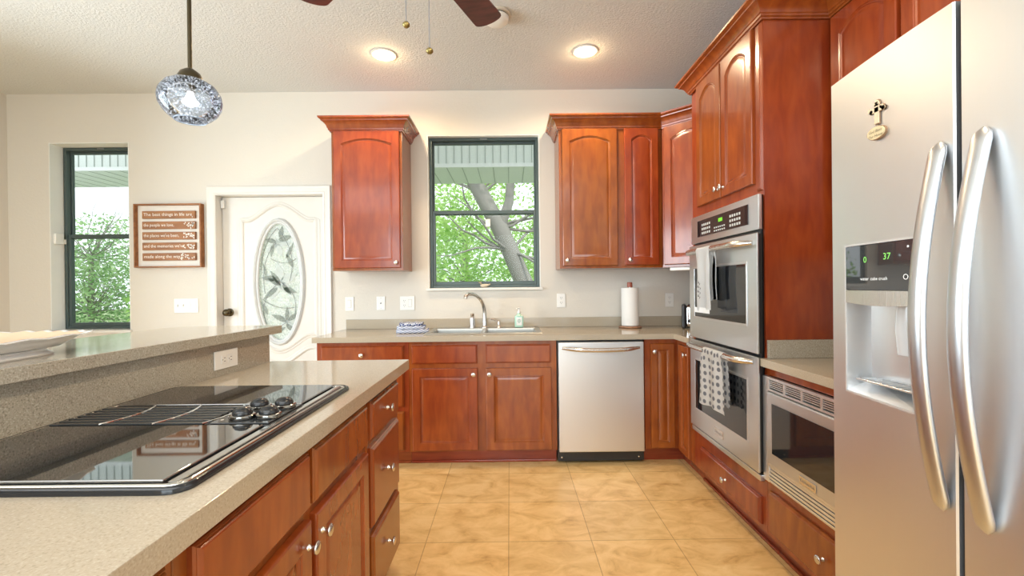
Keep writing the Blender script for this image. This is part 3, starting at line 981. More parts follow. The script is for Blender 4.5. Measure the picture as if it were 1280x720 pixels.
# paper towel holder
r = thing('paper_towel_holder', 'upright white paper towel roll on a round stand below the two-door cabinet', 'paper towel', (0.968, 3.655, 0.9145))
bm = B(); lathe(bm, [(0.088, 0), (0.092, 0.004), (0.092, 0.010), (0.084, 0.016), (0, 0.017)], None, 36)
finish('base', bm, simple('copper_base', (0.52, 0.28, 0.17), 0.25, 0.6), r, 50)
bm = B(); tube(bm, [(0, 0, 0.017), (0, 0, 0.325)], 0.007, 12)
finish('post', bm, CHROME, r, 50)
bm = B(); lathe(bm, [(0.022, 0.019), (0.066, 0.019), (0.068, 0.022), (0.068, 0.318), (0.066, 0.321), (0.022, 0.321), (0.022, 0.019)], None, 40, False)
finish('paper_roll', bm, PAPER, r, 50)
bm = B(); lathe(bm, [(0.008, 0.3255), (0.020, 0.3255), (0.021, 0.330), (0.021, 0.360), (0.018, 0.366), (0, 0.367)], None, 20)
finish('finial', bm, simple('red_wood_finial', (0.33, 0.09, 0.05), 0.35), r, 50)

# toaster
r = thing('toaster', 'chrome toaster with black sides peeking out beside the wall oven', 'toaster', (1.505, 3.55, 0.9145), -0.37)
bm = B(); box(bm, -0.125, 0.125, -0.085, 0.085, 0.010, 0.185, 0.030, 5)
finish('body', bm, CHROME, r, 50)
for s in (-1, 1):
    bm = B(); box(bm, s * 0.133 - 0.016, s * 0.133 + 0.016, -0.088, 0.088, 0.0, 0.188, 0.012, 4)
    finish('side_panel', bm, BLACK, r, 50)
bm = B()
for yy in (-0.035, 0.035): box(bm, -0.10, 0.10, yy - 0.013, yy + 0.013, 0.1835, 0.1862)
finish('bread_slot', bm, DARKSLOT, r, 0)
bm = B(); lathe(bm, [(0.013, 0), (0.013, 0.010), (0.010, 0.014), (0, 0.0145)], T((-0.095, -0.085, 0.06)) @ RX, 16)
finish('dial', bm, BLACK, r, 50)

# ------------------------------------------------------------------ wall cabinets of the back wall
r = thing('wall_cabinet', 'single-door cherry wall cabinet between the white door and the window', 'cabinet', (-1.353, 3.49, 1.39))
bm = B(); box(bm, 0, 0.539, 0, 0.318, 0, 1.072, 0.0015, 1)
finish('carcass', bm, CHERRY, r, 30)
door(r, 0.018, 0.018, 0.523, 1.066, arch=0.042, kn=(0.492, 0.058), sw=0.058)
bm = B(); sweep(bm, [(0, 0.318), (0, -0.004), (0.539, -0.004), (0.539, 0.318)], CROWN, 1.062)
finish('crown_molding', bm, CHERRY, r, 30)

r = thing('wall_cabinet', 'two-door cherry wall cabinet beside the kitchen window', 'cabinet', (0.388, 3.49, 1.39))
bm = B(); box(bm, 0, 0.790, 0, 0.318, 0, 1.072, 0.0015, 1)
finish('carcass', bm, CHERRY, r, 30)
door(r, 0.023, 0.018, 0.447, 1.068, arch=0.042, kn=(0.055, 0.060), sw=0.056)
door(r, 0.500, 0.020, 0.762, 1.068, arch=0.036, kn=(0.535, 0.060), sw=0.052)
bm = B(); sweep(bm, [(0, 0.318), (0, -0.004), (0.7925, -0.004)], CROWN, 1.062, post=(1.0925, -0.304))
finish('crown_molding', bm, CHERRY, r, 30)

r = thing('corner_wall_cabinet', 'diagonal cherry corner wall cabinet between the two-door cabinet and the oven tower', 'cabinet', (0, 0, 1.39))
bm = B(); prism(bm, [(1.181, 3.49), (1.49, 3.181), (1.49, 2.913), (1.796, 2.913), (1.796, 3.806), (1.181, 3.806)], 0, 1.072)
finish('carcass', bm, CHERRY, r, 30)
bm = B(); panel(bm, 0.022, 0.018, 0.415, 1.066, arch=0.045, sw=0.056)
bmesh.ops.transform(bm, matrix=T((1.181, 3.49, 0)) @ Matrix.Rotation(-PI / 4, 4, 'Z'), verts=bm.verts[:])
d = finish('door', bm, CHERRY, r, 30)
bm = B(); lathe(bm, [(0.0085, 0), (0.005, 0.006), (0.0048, 0.012), (0.007, 0.016), (0.0145, 0.018), (0.0162, 0.0215), (0.0150, 0.025), (0.009, 0.0275), (0, 0.0285)],
               T((1.181, 3.49, 0)) @ Matrix.Rotation(-PI / 4, 4, 'Z') @ T((0.385, -0.02, 0.058)) @ RX, 20)
finish('knob', bm, NICKEL, d, 50)
bm = B(); sweep(bm, [(1.1805, 3.486), (1.486, 3.1805), (1.486, 2.915)], CROWN, 1.062, pre=(0.9, 3.486))
finish('crown_molding', bm, CHERRY, r, 30)
bm = B(); box(bm, -0.02, 0.30, -0.03, 0.03, -0.026, -0.001, 0.004, 2, T((1.26, 3.47, 1.39)) @ Matrix.Rotation(-PI / 4, 4, 'Z'))
tag(finish('under_cabinet_light', bm, PLASTIC), 'slim white light bar under the diagonal corner cabinet', 'light')

# ------------------------------------------------------------------ oven tower
r = thing('oven_cabinet', 'tall cherry cabinet housing the double wall oven', 'cabinet', (1.18, 2.908, 0), -PI / 2)
TW = 0.818
bm = B()
box(bm, 0, TW, 0, 0.614, 1.672, 2.475)                    # upper box
box(bm, 0, TW, 0, 0.614, 0.10, 0.345)                     # lower box
box(bm, 0, 0.052, 0, 0.614, 0.345, 1.672); box(bm, TW - 0.012, TW, 0, 0.614, 0.345, 1.672)
box(bm, 0.052, TW - 0.012, 0.59, 0.614, 0.345, 1.672)
bmesh.ops.remove_doubles(bm, verts=bm.verts[:], dist=1e-5)
finish('carcass', bm, CHERRY, r, 0)
bm = B(); box(bm, 0, TW, 0.06, 0.614, 0, 0.10); box(bm, 0, TW, 0.048, 0.06, 0, 0.018, 0.005)
finish('toe_kick', bm, TOEWOOD, r, 30)
door(r, 0.105, 1.732, 0.418, 2.470, arch=0.048, kn=(0.393, 1.782), sw=0.05)
door(r, 0.430, 1.732, 0.745, 2.470, arch=0.048, kn=(0.455, 1.782), sw=0.05)
bm = B(); panel(bm, 0.764, 1.69, 0.812, 2.47, yf=-0.012, t=0.012, kind='slab')
finish('filler_strip', bm, CHERRY, r, 30)
drawer(r, 0.115, 0.127, 0.783, 0.258)
bm = B(); sweep(bm, [(0, 0.29), (0, -0.004), (TW + 0.002, -0.004), (TW + 0.002, 0.306)], [(o * 1.06, u * 0.86) for o, u in CROWN], 2.470, post=(1.3, 0.306))
finish('crown_molding', bm, CHERRY, r, 30)

# double wall oven
r = thing('double_wall_oven', 'stainless double wall oven with a black keypad panel in the tall cabinet', 'oven', (1.18, 2.908, 0), -PI / 2)
bm = B(); box(bm, 0.075, 0.795, 0.003, 0.56, 0.36, 1.66)
finish('body', bm, BLACK, r, 0)
bm = B(); box(bm, 0.054, 0.800, -0.012, -0.0015, 0.349, 1.668, 0.001, 1)
finish('mounting_trim', bm, BLACK, r, 0)
bm = B(); box(bm, 0.050, 0.822, -0.032, -0.013, 1.507, 1.672, 0.004, 2)
cp = finish('control_panel', bm, STEELH, r, 40)
bm = B(); box(bm, 0.150, 0.735, -0.0345, -0.0325, 1.541, 1.638, 0.006, 3)
pg = finish('keypad_glass', bm, BLACKGLASS, cp, 40)
KEY = simple('key_print', (0.60, 0.62, 0.62), 0.5)
for cx0, nx in ((0.215, 5), (0.555, 5)):
    bm = B()
    for i in range(nx):
        for j in range(3):
            box(bm, cx0 + i * 0.024, cx0 + i * 0.024 + 0.013, -0.0356, -0.0346, 1.553 + j * 0.024, 1.566 + j * 0.024)
    finish('key_print', bm, KEY, pg, 0)
bm = B()
for i in range(6):
    for j in range(2):
        box(bm, 0.375 + i * 0.023, 0.387 + i * 0.023, -0.0356, -0.0346, 1.550 + j * 0.017, 1.558 + j * 0.017)
finish('key_print', bm, KEY, pg, 0)
bm = B(); box(bm, 0.428, 0.474, -0.0356, -0.0346, 1.598, 1.617)
dp = finish('display', bm, simple('green_display', (0.05, 0.2, 0.02), 0.3, emit=(0.25, 0.85, 0.03), es=1.0), pg, 0)


def oven_door(z0, z1, w0, w1, hz):
    bm = B(); box(bm, 0.046, 0.828, -0.044, -0.034, z0, z1, 0.004, 2)
    d = finish('door', bm, STEELH, r, 40)
    bm = B(); box(bm, 0.052, 0.820, -0.0335, -0.014, z0 + 0.004, z1 - 0.004)
    finish('door_core', bm, BLACK, d, 0)
    bm = B(); box(bm, 0.128, 0.734, -0.0465, -0.0435, w0, w1, 0.0012, 2)
    finish('window', bm, BLACKGLASS, d, 40)
    bm = B()
    f = 0.012
    for a in ((0.120, 0.742, w1, w1 + f), (0.120, 0.742, w0 - f, w0), (0.120, 0.120 + 0.010, w0, w1), (0.732, 0.742, w0, w1)):
        box(bm, a[0], a[1], -0.0475, -0.0438, a[2], a[3], 0.0015, 1)
    finish('window_trim', bm, STEEL, d, 40)
    bm = B()
    n = 28
    pts = [(0.075 + 0.72 * i / n, -0.046 - 0.052 * min(1, (math.sin(PI * i / n)) * 2.6) ** 0.8, hz) for i in range(n + 1)]
    tube(bm, pts, [0.011 + 0.006 * min(1, 4 * math.sin(PI * i / n)) for i in range(n + 1)], 14)
    finish('handle', bm, NICKEL, d, 60)
    return d


oven_door(0.932, 1.492, 1.064, 1.352, 1.448)
ld = oven_door(0.384, 0.918, 0.503, 0.797, 0.892)
bm = B(); box(bm, 0.385, 0.485, -0.047, -0.0445, 0.423, 0.465, 0.001, 1)
bd = finish('badge', bm, NICKEL, ld, 30)
bm = B(); text(bm, 'KitchenAid', 0.021, T((0.435, -0.0472, 0.437)) @ RX, 'CENTER')
finish('badge_lettering', bm, GREY, bd, 0)
bm = B(); box(bm, 0.046, 0.828, -0.036, -0.013, 0.347, 0.376, 0.004, 2)
finish('bottom_trim', bm, STEELH, r, 40)

# towels on the oven handles
m, t, N, L, b = nmat('white_dotted_cloth')
mp = mapping(N, L, (1, 1, 1))
vo = N.new('ShaderNodeTexVoronoi'); vo.feature = 'F1'; vo.inputs['Scale'].default_value = 26; vo.inputs['Randomness'].default_value = 0.25
sx = N.new('ShaderNodeSeparateXYZ'); cx_ = N.new('ShaderNodeCombineXYZ')
L.new(mp.outputs[0], sx.inputs[0]); L.new(sx.outputs[0], cx_.inputs[0]); L.new(sx.outputs[2], cx_.inputs[1])
L.new(cx_.outputs[0], vo.inputs['Vector'])
r_ = ramp(N, [(0.0, (0.22, 0.23, 0.27)), (0.26, (0.26, 0.27, 0.31)), (0.32, (0.80, 0.80, 0.80)), (1.0, (0.82, 0.82, 0.82))])
vo.voronoi_dimensions = '2D'
L.new(vo.outputs['Distance'], r_.inputs[0]); L.new(r_.outputs[0], b.inputs['Base Color']); b.inputs['Roughness'].default_value = 0.9
DOTS = m


def draped(root, x0, x1, hz, zf, zb, mat, seed):
    """cloth hung over the handle bar: front fall, over the bar, back fall; soft vertical folds"""
    rnd = random.Random(seed)
    bm = B()
    prof = []
    yc, rr = -0.098, 0.0175
    nf = 14
    for i in range(nf + 1):
        prof.append((yc - rr, zf + (hz - zf) * i / nf))
    for i in range(1, 8):
        a = PI * i / 8
        prof.append((yc - rr * math.cos(a), hz + rr * math.sin(a)))
    for i in range(nf + 1):
        prof.append((yc + rr, hz - (hz - zb) * i / nf))
    n = 22
    ph = rnd.random() * 6
    for th in (0.0,):
        grid = []
        for q in range(n + 1):
            s = q / n
            row = []
            for (y, z_) in prof:
                fall = max(0, hz - z_)
                w = 0.010 * min(1, fall / 0.08) * math.sin(s * 11 + ph)
                x = x0 + (x1 - x0) * (s - 0.5) * (1 + 0.18 * fall / 0.3) + (x1 - x0) * 0.5 + 0.004 * math.sin(z_ * 30 + s * 5)
                yy = y + (w if y < yc else max(w, -0.004) * 0.3)
                zz_ = z_ + (0.006 * math.sin(s * 7 + ph) if fall > 0.1 else 0)
                row.append(bm.verts.new((x, yy, zz_)))
            grid.append(row)
        for a, b_ in zip(grid[:-1], grid[1:]):
            for k in range(len(prof) - 1):
                bm.faces.new((a[k], a[k + 1], b_[k + 1], b_[k]))
    bmesh.ops.solidify(bm, geom=bm.faces[:], thickness=0.0022)
    return finish('cloth', bm, mat, root, 60)


r = thing('hanging_towel', 'plain white towel with small grey print hung on the upper oven handle', 'towel', (1.18, 2.908, 0), -PI / 2)
c_ = draped(r, 0.32, 0.49, 1.448, 1.115, 1.17, simple('white_cloth', (0.80, 0.82, 0.84), 0.9), 3)
bm = B()
for k, zz_ in enumerate((1.262, 1.238, 1.212, 1.188)):
    w = (0.03, 0.05, 0.045, 0.035)[k]
    for j in range(4):
        leafshape(bm, 0.39 + (j - 1.5) * w / 3, zz_, 0.6 + j, 0.016, 0.006, -0.1295, 0.3, 0.0006)
finish('printed_motif', bm, simple('towel_print', (0.25, 0.26, 0.28), 0.8), c_, 0)
bm = B()
for j in range(24):
    x = 0.312 + j * 0.0082
    tube(bm, [(x, -0.1215, 1.128), (x + 0.001, -0.122, 1.112), (x - 0.001, -0.121, 1.100)], 0.0022, 5)
finish('fringe', bm, simple('white_cloth', (0.8, 0.82, 0.84), 0.9), r, 40)
r = thing('hanging_towel', 'white towel with dark dots hung on the lower oven handle', 'towel', (1.18, 2.908, 0), -PI / 2)
draped(r, 0.385, 0.615, 0.892, 0.60, 0.63, DOTS, 5)

# ------------------------------------------------------------------ microwave cabinet, its counter, microwave, wall cabinet above
r = thing('base_cabinet', 'cherry base cabinet with a bottom drawer holding the built-in microwave', 'cabinet', (1.18, 2.088, 0), -PI / 2)
MW = 0.80
bm = B()
box(bm, 0, MW, 0, 0.614, 0.10, 0.360); box(bm, 0, MW, 0, 0.614, 0.842, 0.875)
box(bm, 0, 0.018, 0, 0.614, 0.360, 0.842); box(bm, MW - 0.018, MW, 0, 0.614, 0.360, 0.842); box(bm, 0.018, MW - 0.018, 0.59, 0.614, 0.360, 0.842)
bmesh.ops.remove_doubles(bm, verts=bm.verts[:], dist=1e-5)
finish('carcass', bm, CHERRY, r, 0)
bm = B(); box(bm, 0, MW, 0.06, 0.614, 0, 0.10); box(bm, 0, MW, 0.048, 0.06, 0, 0.018, 0.005)
finish('toe_kick', bm, TOEWOOD, r, 30)
drawer(r, 0.038, 0.130, 0.762, 0.318)
r = thing('countertop', 'short piece of speckled counter above the built-in microwave', 'countertop', (0, 0, 0.876))
bm = B(); box(bm, 1.15, 1.798, 1.285, 2.087, 0.001, 0.038, 0.0025, 2)
finish('worktop', bm, COUNTER, r, 30)
bm = B(); box(bm, 1.182, 1.797, 2.066, 2.086, 0.0385, 0.122, 0.002); box(bm, 1.777, 1.797, 1.287, 2.065, 0.0385, 0.122, 0.002)
finish('backsplash', bm, LEDGE, r, 30)

r = thing('microwave_oven', 'built-in stainless microwave with louvred trim below the short counter', 'microwave', (1.18, 2.088, 0), -PI / 2)
bm = B(); box(bm, 0.03, MW - 0.03, 0.002, 0.45, 0.375, 0.83)
finish('body', bm, BLACK, r, 0)
bm = B()
box(bm, 0.006, 0.052, -0.022, -0.001, 0.362, 0.838, 0.003); box(bm, MW - 0.052, MW - 0.006, -0.022, -0.001, 0.362, 0.838, 0.003)
box(bm, 0.052, MW - 0.052, -0.022, -0.001, 0.776, 0.786, 0.001); box(bm, 0.052, MW - 0.052, -0.022, -0.001, 0.826, 0.838, 0.001)
for j in range(4):
    box(bm, 0.052, MW - 0.052, -0.020, -0.010, 0.7925 + j * 0.0085, 0.7965 + j * 0.0085)
for k in range(7):
    xx = 0.052 + (MW - 0.104) * k / 6
    box(bm, xx - 0.007, xx + 0.007, -0.021, -0.008, 0.786, 0.826)
box(bm, 0.052, MW - 0.052, -0.022, -0.001, 0.440, 0.450, 0.001)
for j in range(5):
    box(bm, 0.052, MW - 0.052, -0.022 + 0.001 * j, -0.004, 0.366 + j * 0.0150, 0.3775 + j * 0.0150, 0.001, 1)
tk = finish('trim_kit', bm, simple('satin_aluminium', (0.74, 0.76, 0.78), 0.3, 0.9), r, 30)
bm = B(); box(bm, 0.053, MW - 0.053, -0.006, -0.0015, 0.363, 0.832)
finish('vent_backing', bm, DARKSLOT, tk, 0)
bm = B(); box(bm, 0.056, MW - 0.056, -0.032, -0.008, 0.453, 0.773, 0.006, 3)
d = finish('door', bm, simple('brushed_grey_door', (0.62, 0.65, 0.68), 0.32, 0.9), r, 40)
bm = B(); box(bm, 0.098, 0.60, -0.035, -0.0325, 0.508, 0.728, 0.001, 2)
finish('window', bm, BLACKGLASS, d, 40)
bm = B(); box(bm, 0.62, MW - 0.07, -0.035, -0.0325, 0.47, 0.755, 0.001, 2)
finish('control_panel', bm, BLACKGLASS, d, 40)
bm = B(); box(bm, 0.285, 0.385, -0.0355, -0.0325, 0.462, 0.494, 0.001, 1)
bd = finish('badge', bm, NICKEL, d, 30)
bm = B(); text(bm, 'KitchenAid', 0.019, T((0.335, -0.0358, 0.472)) @ RX, 'CENTER')
finish('badge_lettering', bm, GREY, bd, 0)

r = thing('wall_cabinet', 'cherry wall cabinet over the short counter, partly hidden behind the refrigerator top', 'cabinet', (1.49, 2.084, 1.39), -PI / 2)
bm = B(); box(bm, 0, 0.76, 0, 0.305, 0, 1.095, 0.0015, 1)
finish('carcass', bm, CHERRY, r, 30)
door(r, 0.018, 0.02, 0.372, 1.072, arch=0.045, kn=(0.342, 0.06))
door(r, 0.388, 0.02, 0.742, 1.072, arch=0.045, kn=(0.418, 0.06))
bm = B(); sweep(bm, [(-0.004, -0.004), (0.76, -0.004)], [(o * 1.06, u * 0.86) for o, u in CROWN], 1.080, pre=(-0.004, -0.3))
finish('crown_molding', bm, CHERRY, r, 30)

# ------------------------------------------------------------------ refrigerator
FY0, FYG, FY1 = 0.235, 0.803, 1.158     # near end, gap between doors, far end
FZ0, FZ1 = 0.075, 1.757


def fx(y):
    return 0.796 + 0.14 * (y - 0.70) ** 2


r = thing('refrigerator', 'tall stainless side-by-side refrigerator with an ice dispenser', 'refrigerator', (1.2, 0.70, 0))
RO = Vector((1.2, 0.70, 0))


def fin_f(name, bm, mat, parent, smooth=40, mats=None):
    bmesh.ops.translate(bm, vec=-RO, verts=bm.verts[:])
    return finish(name, bm, mat, parent, smooth, mats=mats)


bm = B(); box(bm, 0.905, 1.70, FY0 + 0.012, FY1 - 0.012, 0.02, 1.745, 0.004)
fin_f('body', bm, simple('fridge_grey', (0.42, 0.43, 0.44), 0.4, 0.5), r)
bm = B(); box(bm, 0.88, 0.90, FY0 + 0.015, FY1 - 0.015, 0.004, 0.070, 0.003)
fin_f('toe_grille', bm, BLACK, r)


def curved_door(y0, y1, hole=None):
    bm = B()
    ys = sorted({y0 + (y1 - y0) * i / 14 for i in range(15)} | ({hole[0], hole[1]} if hole else set()))
    zs = [FZ0] + ([hole[2], hole[3]] if hole else []) + [FZ1]
    e = 0.003
    def col(y, zz_):
        edge = min(y - y0, y1 - y)
        return Vector((fx(y) + (e if edge < 1e-6 else 0), y, zz_))
    yy = sorted(set(ys) | {y0 + e, y1 - e})
    V = [[bm.verts.new(col(y, z_)) for z_ in zs] for y in yy]
    for i in range(len(yy) - 1):
        for j in range(len(zs) - 1):
            if hole and hole[0] - 1e-6 <= yy[i] and yy[i + 1] <= hole[1] + 1e-6 and j == 1: continue
            bm.faces.new((V[i][j], V[i + 1][j], V[i + 1][j + 1], V[i][j + 1]))
    # back and sides
    bl = [bm.verts.new((0.895, y0, FZ0)), bm.verts.new((0.895, y1, FZ0)), bm.verts.new((0.895, y1, FZ1)), bm.verts.new((0.895, y0, FZ1))]
    bm.faces.new(bl)
    bm.faces.new([bl[0]] + [V[0][j] for j in range(len(zs))] + [bl[3]])
    bm.faces.new([bl[1]] + [V[-1][j] for j in range(len(zs))] + [bl[2]])
    bm.faces.new([V[i][0] for i in range(len(yy))] + [bl[1], bl[0]])
    bm.faces.new([V[i][-1] for i in range(len(yy))] + [bl[2], bl[3]])
    bm.faces.ensure_lookup_table()
    for f_ in bm.faces:
        if any(v in bl for v in f_.verts): f_.material_index = 1
    return bm


GASKET = simple('door_edge_grey', (0.13, 0.135, 0.145), 0.5)
HOLE = (0.880, 1.098, 0.998, 1.343)
bm = curved_door(FYG + 0.005, FY1, HOLE)
fd = fin_f('freezer_door', bm, STEEL, r, 40, [STEEL, GASKET])
bm = curved_door(FY0, FYG - 0.005)
rd = fin_f('fridge_door', bm, STEEL, r, 40, [STEEL, GASKET])

# ice and water dispenser
bm = B()
y0, y1, z0, z1 = HOLE
xb = 0.868
f = [(fx(y), y) for y in (y0, y1)]
iv = 0.012
front = [Vector((f[0][0], y0, z0)), Vector((f[1][0], y1, z0)), Vector((f[1][0], y1, 1.213)), Vector((f[0][0], y0, 1.213))]
back = [Vector((xb, y0 + iv, z0 + 0.028)), Vector((xb, y1 - iv, z0 + 0.028)), Vector((xb, y1 - iv, 1.213)), Vector((xb, y0 + iv, 1.213))]
A = [bm.verts.new(p) for p in front]; Bk = [bm.verts.new(p) for p in back]
bm.faces.new(Bk)
for k in range(4): bm.faces.new((A[k], A[(k + 1) % 4], Bk[(k + 1) % 4], Bk[k]))
al = fin_f('dispenser_alcove', bm, simple('alcove_steel', (0.72, 0.73, 0.74), 0.28, 0.85), fd, 0)
bm = B()
for q in range(1):
    yy = [y0 + (y1 - y0) * i / 6 for i in range(7)]
    fr = [bm.verts.new((fx(y) - 0.002, y, z_)) for y in yy for z_ in (1.240, z1 - 0.001)]
    bk = [bm.verts.new((0.86, y, z_)) for y in yy for z_ in (1.240, z1 - 0.001)]
    for i in range(6):
        bm.faces.new((fr[2 * i], fr[2 * i + 2], fr[2 * i + 3], fr[2 * i + 1]))
        bm.faces.new((bk[2 * i], bk[2 * i + 1], bk[2 * i + 3], bk[2 * i + 2]))
        bm.faces.new((fr[2 * i], bk[2 * i], bk[2 * i + 2], fr[2 * i + 2])); bm.faces.new((fr[2 * i + 1], fr[2 * i + 3], bk[2 * i + 3], bk[2 * i + 1]))
    bm.faces.new((fr[0], fr[1], bk[1], bk[0])); bm.faces.new((fr[12], bk[12], bk[13], fr[13]))
dpn = fin_f('dispenser_panel', bm, simple('dispenser_gloss', (0.035, 0.037, 0.04), 0.03, spec=1.0), fd, 40)
bm = B()
yy = [y0 + 0.001 + (y1 - y0 - 0.002) * i / 12 for i in range(13)]
bul = lambda y: 0.006 * math.sin(PI * (y - y0) / (y1 - y0))
fr = [[bm.verts.new((fx(y) - 0.003 - bul(y), y, z_)) for z_ in (1.210 - bul(y) * 0.8, 1.239)] + [bm.verts.new((0.862, y, z_)) for z_ in (1.239, 1.210 - bul(y) * 0.8)] for y in yy]
for a, b_ in zip(fr[:-1], fr[1:]):
    for k in range(4): bm.faces.new((a[k], a[(k + 1) % 4], b_[(k + 1) % 4], b_[k]))
bm.faces.new(fr[0]); bm.faces.new(fr[-1][::-1])
fin_f('dispenser_band', bm, NICKEL, fd, 40)
ICON = simple('dispenser_icons', (0.75, 0.76, 0.76), 0.5, emit=(0.8, 0.85, 0.85), es=0.4)
bm = B()
RZ = Matrix.Rotation(-PI / 2, 4, 'Z')


def on_fridge(y, z_, off=0.0035):
    return T((fx(y) - off, y, z_)) @ RZ @ RX


for s, yv, sz in (('water', 1.030, 0.0105), ('cube', 1.000, 0.0105), ('crush', 0.973, 0.0105), ('O', 0.912, 0.017), ('\u2022', 0.906, 0.02)):
    bm = B(); text(bm, s, sz, on_fridge(yv, 1.262 if s not in ('\u2022',) else 1.322), 'CENTER')
    fin_f('icon_print', bm, ICON, dpn, 0)
GRD = simple('green_digits', (0.1, 0.3, 0.05), 0.4, emit=(0.35, 0.9, 0.2), es=1.0)
for s, yv, zv in (('37', 0.962, 1.306), ('0', 1.028, 1.302)):
    bm = B(); text(bm, s, 0.020, on_fridge(yv, zv), 'CENTER')
    fin_f('display_digits', bm, GRD, dpn, 0)
bm = B(); tube(bm, [(0.850, 0.972, 1.209), (0.846, 0.972, 1.150), (0.852, 0.972, 1.100)], 0.020, 12, flat=(0.5, 1.0, (1, 0, 0)))
fin_f('dispenser_paddle', bm, simple('clear_grey_plastic', (0.62, 0.64, 0.66), 0.15), fd, 50)
bm = B(); box(bm, 0.822, 0.862, y0 + 0.02, y1 - 0.02, 1.027, 1.031, 0.001, 1)
for i in range(9): box(bm, 0.824, 0.860, y0 + 0.03 + i * 0.019, y0 + 0.034 + i * 0.019, 1.031, 1.034)
fin_f('drip_tray', bm, STEEL, fd, 30)
bm = B()
fw = 0.004
for a in ((y0 - fw, y0, z0 - fw, z1 + fw), (y1, y1 + fw, z0 - fw, z1 + fw)):
    box(bm, fx(y0 if a[0] < y0 else y1) - 0.0025, fx(y0) + 0.02, *a)
n = 8
for zz_ in ((z0 - fw, z0), (z1, z1 + fw)):
    for i in range(n):
        ya, yb = y0 + (y1 - y0) * i / n, y0 + (y1 - y0) * (i + 1) / n
        box(bm, fx((ya + yb) / 2) - 0.0025, fx(y0) + 0.015, ya, yb, *zz_)
fin_f('dispenser_bezel', bm, simple('bezel_pale_steel', (0.72, 0.73, 0.74), 0.35, 0.6), fd, 30)


FHAND = steel('fridge_handle_steel', (0.60, 0.615, 0.64), 0.32, 2)


def handle(y, parent, bow):
    bm = B(); n = 60
    pts, rad = [], []
    for i in range(n + 1):
        s = i / n
        z_ = 0.835 + 0.680 * s
        out = bow * math.sin(PI * s) ** 0.95 if 0 < s < 1 else 0
        pts.append((fx(y) - 0.004 - out, y, z_))
        q = min(1, min(s, 1 - s) / 0.035); rad.append(max(0.12, math.sqrt(max(0, 1 - (1 - q) ** 2))))
    tube(bm, pts, rad, 20, flat=(0.0165, 0.0095, (0, 1, 0)))
    return fin_f('handle', bm, FHAND, parent, 60)


handle(0.832, fd, 0.046); handle(0.752, rd, 0.048)

# cross magnet on the freezer door
MAGW = simple('magnet_cream_wood', (0.66, 0.52, 0.35), 0.5); MAGD = simple('magnet_dark_wood', (0.24, 0.14, 0.075), 0.5)
my = 0.985
r = thing('cross_magnet', 'small wooden cross magnet above an oval plaque on the freezer door', 'magnet', (fx(my), my, 1.585))


def cross_poly(bm, s, x0, x1, cz):
    """botonny cross in the y-z plane, depth along x"""
    def lobes(cy, cz2, rr):
        M = T((x0, cy, cz2)) @ Matrix.Rotation(-PI / 2, 4, 'Y')
        lathe(bm, [(rr, x0 - x1 if x0 > x1 else -(x1 - x0)), (rr, 0)], M, 14)
    d = x1 - x0
    box(bm, x0, x1, -0.0065 * s, 0.0065 * s, cz - 0.030 * s, cz + 0.020 * s)
    box(bm, x0, x1, -0.017 * s, 0.017 * s, cz + 0.0 * s, cz + 0.012 * s)
    for cy, c2 in ((0, 0.022), (-0.019, 0.006), (0.019, 0.006)):
        for a in (0, 2 * PI / 3, 4 * PI / 3):
            lathe(bm, [(0.0055 * s, 0), (0.0055 * s, d)], T((x0, cy * s + 0.0035 * s * math.sin(a + (0 if cy == 0 else PI / 2)), cz + c2 * s + 0.0035 * s * math.cos(a))) @ Matrix.Rotation(PI / 2, 4, 'Y'), 12)


bm = B(); cross_poly(bm, 0.90, -0.0035, -0.0012, 0.042)
finish('cross_backing', bm, MAGD, r, 30)
bm = B(); cross_poly(bm, 0.84, -0.0062, -0.0036, 0.0425)
finish('cross', bm, MAGW, r, 30)
bm = B()
lathe(bm, [(0.0205, 0), (0.0205, 0.005)], T((-0.0008, 0.0, -0.003)) @ Matrix.Rotation(-PI / 2, 4, 'Y') @ Matrix.Diagonal((0.72, 1.2, 1, 1)), 32)
finish('plaque_backing', bm, MAGD, r, 30)
bm = B()
lathe(bm, [(0.0190, 0), (0.0190, 0.003)], T((-0.0058, 0.0, -0.003)) @ Matrix.Rotation(-PI / 2, 4, 'Y') @ Matrix.Diagonal((0.70, 1.2, 1, 1)), 32)
pq = finish('plaque', bm, simple('plaque_cream', (0.62, 0.50, 0.30), 0.5), r, 30)
bm = B()
for s, zz_ in (('God Bless', 0.0), ('Our Home', -0.010)):
    text(bm, s, 0.0084, T((-0.0092, 0, zz_ - 0.002)) @ RZ @ RX, 'CENTER', shear=0.2)
finish('plaque_lettering', bm, simple('plaque_ink', (0.10, 0.08, 0.05), 0.6), pq, 0)

# ------------------------------------------------------------------ island
r = thing('base_cabinet', 'cherry three-drawer island cabinet at the end beside the open floor', 'cabinet', (-0.52, 1.622, 0), PI / 2)
carcass(r, 0.458, 0.56, 0.10, 0.868)
for z0, z1 in ((0.706, 0.842), (0.386, 0.676), (0.112, 0.356)):
    drawer(r, 0.024, z0, 0.408, z1)
r = thing('base_cabinet', 'cherry two-door island cabinet directly under the cooktop', 'cabinet', (-0.52, 0.696, 0), PI / 2)
carcass(r, 0.924, 0.56, 0.10, 0.868)
drawer(r, 0.030, 0.706, 0.442, 0.848, False, 'false_drawer_front'); drawer(r, 0.470, 0.706, 0.898, 0.848, False, 'false_drawer_front')
door(r, 0.030, 0.112, 0.442, 0.680, kn=(0.418, 0.622)); door(r, 0.470, 0.112, 0.898, 0.680, kn=(0.500, 0.622))
r = thing('base_cabinet', 'cherry island cabinet at the edge of the picture beside the cooktop cabinet', 'cabinet', (-0.52, -0.30, 0), PI / 2)
carcass(r, 0.994, 0.56, 0.10, 0.868)
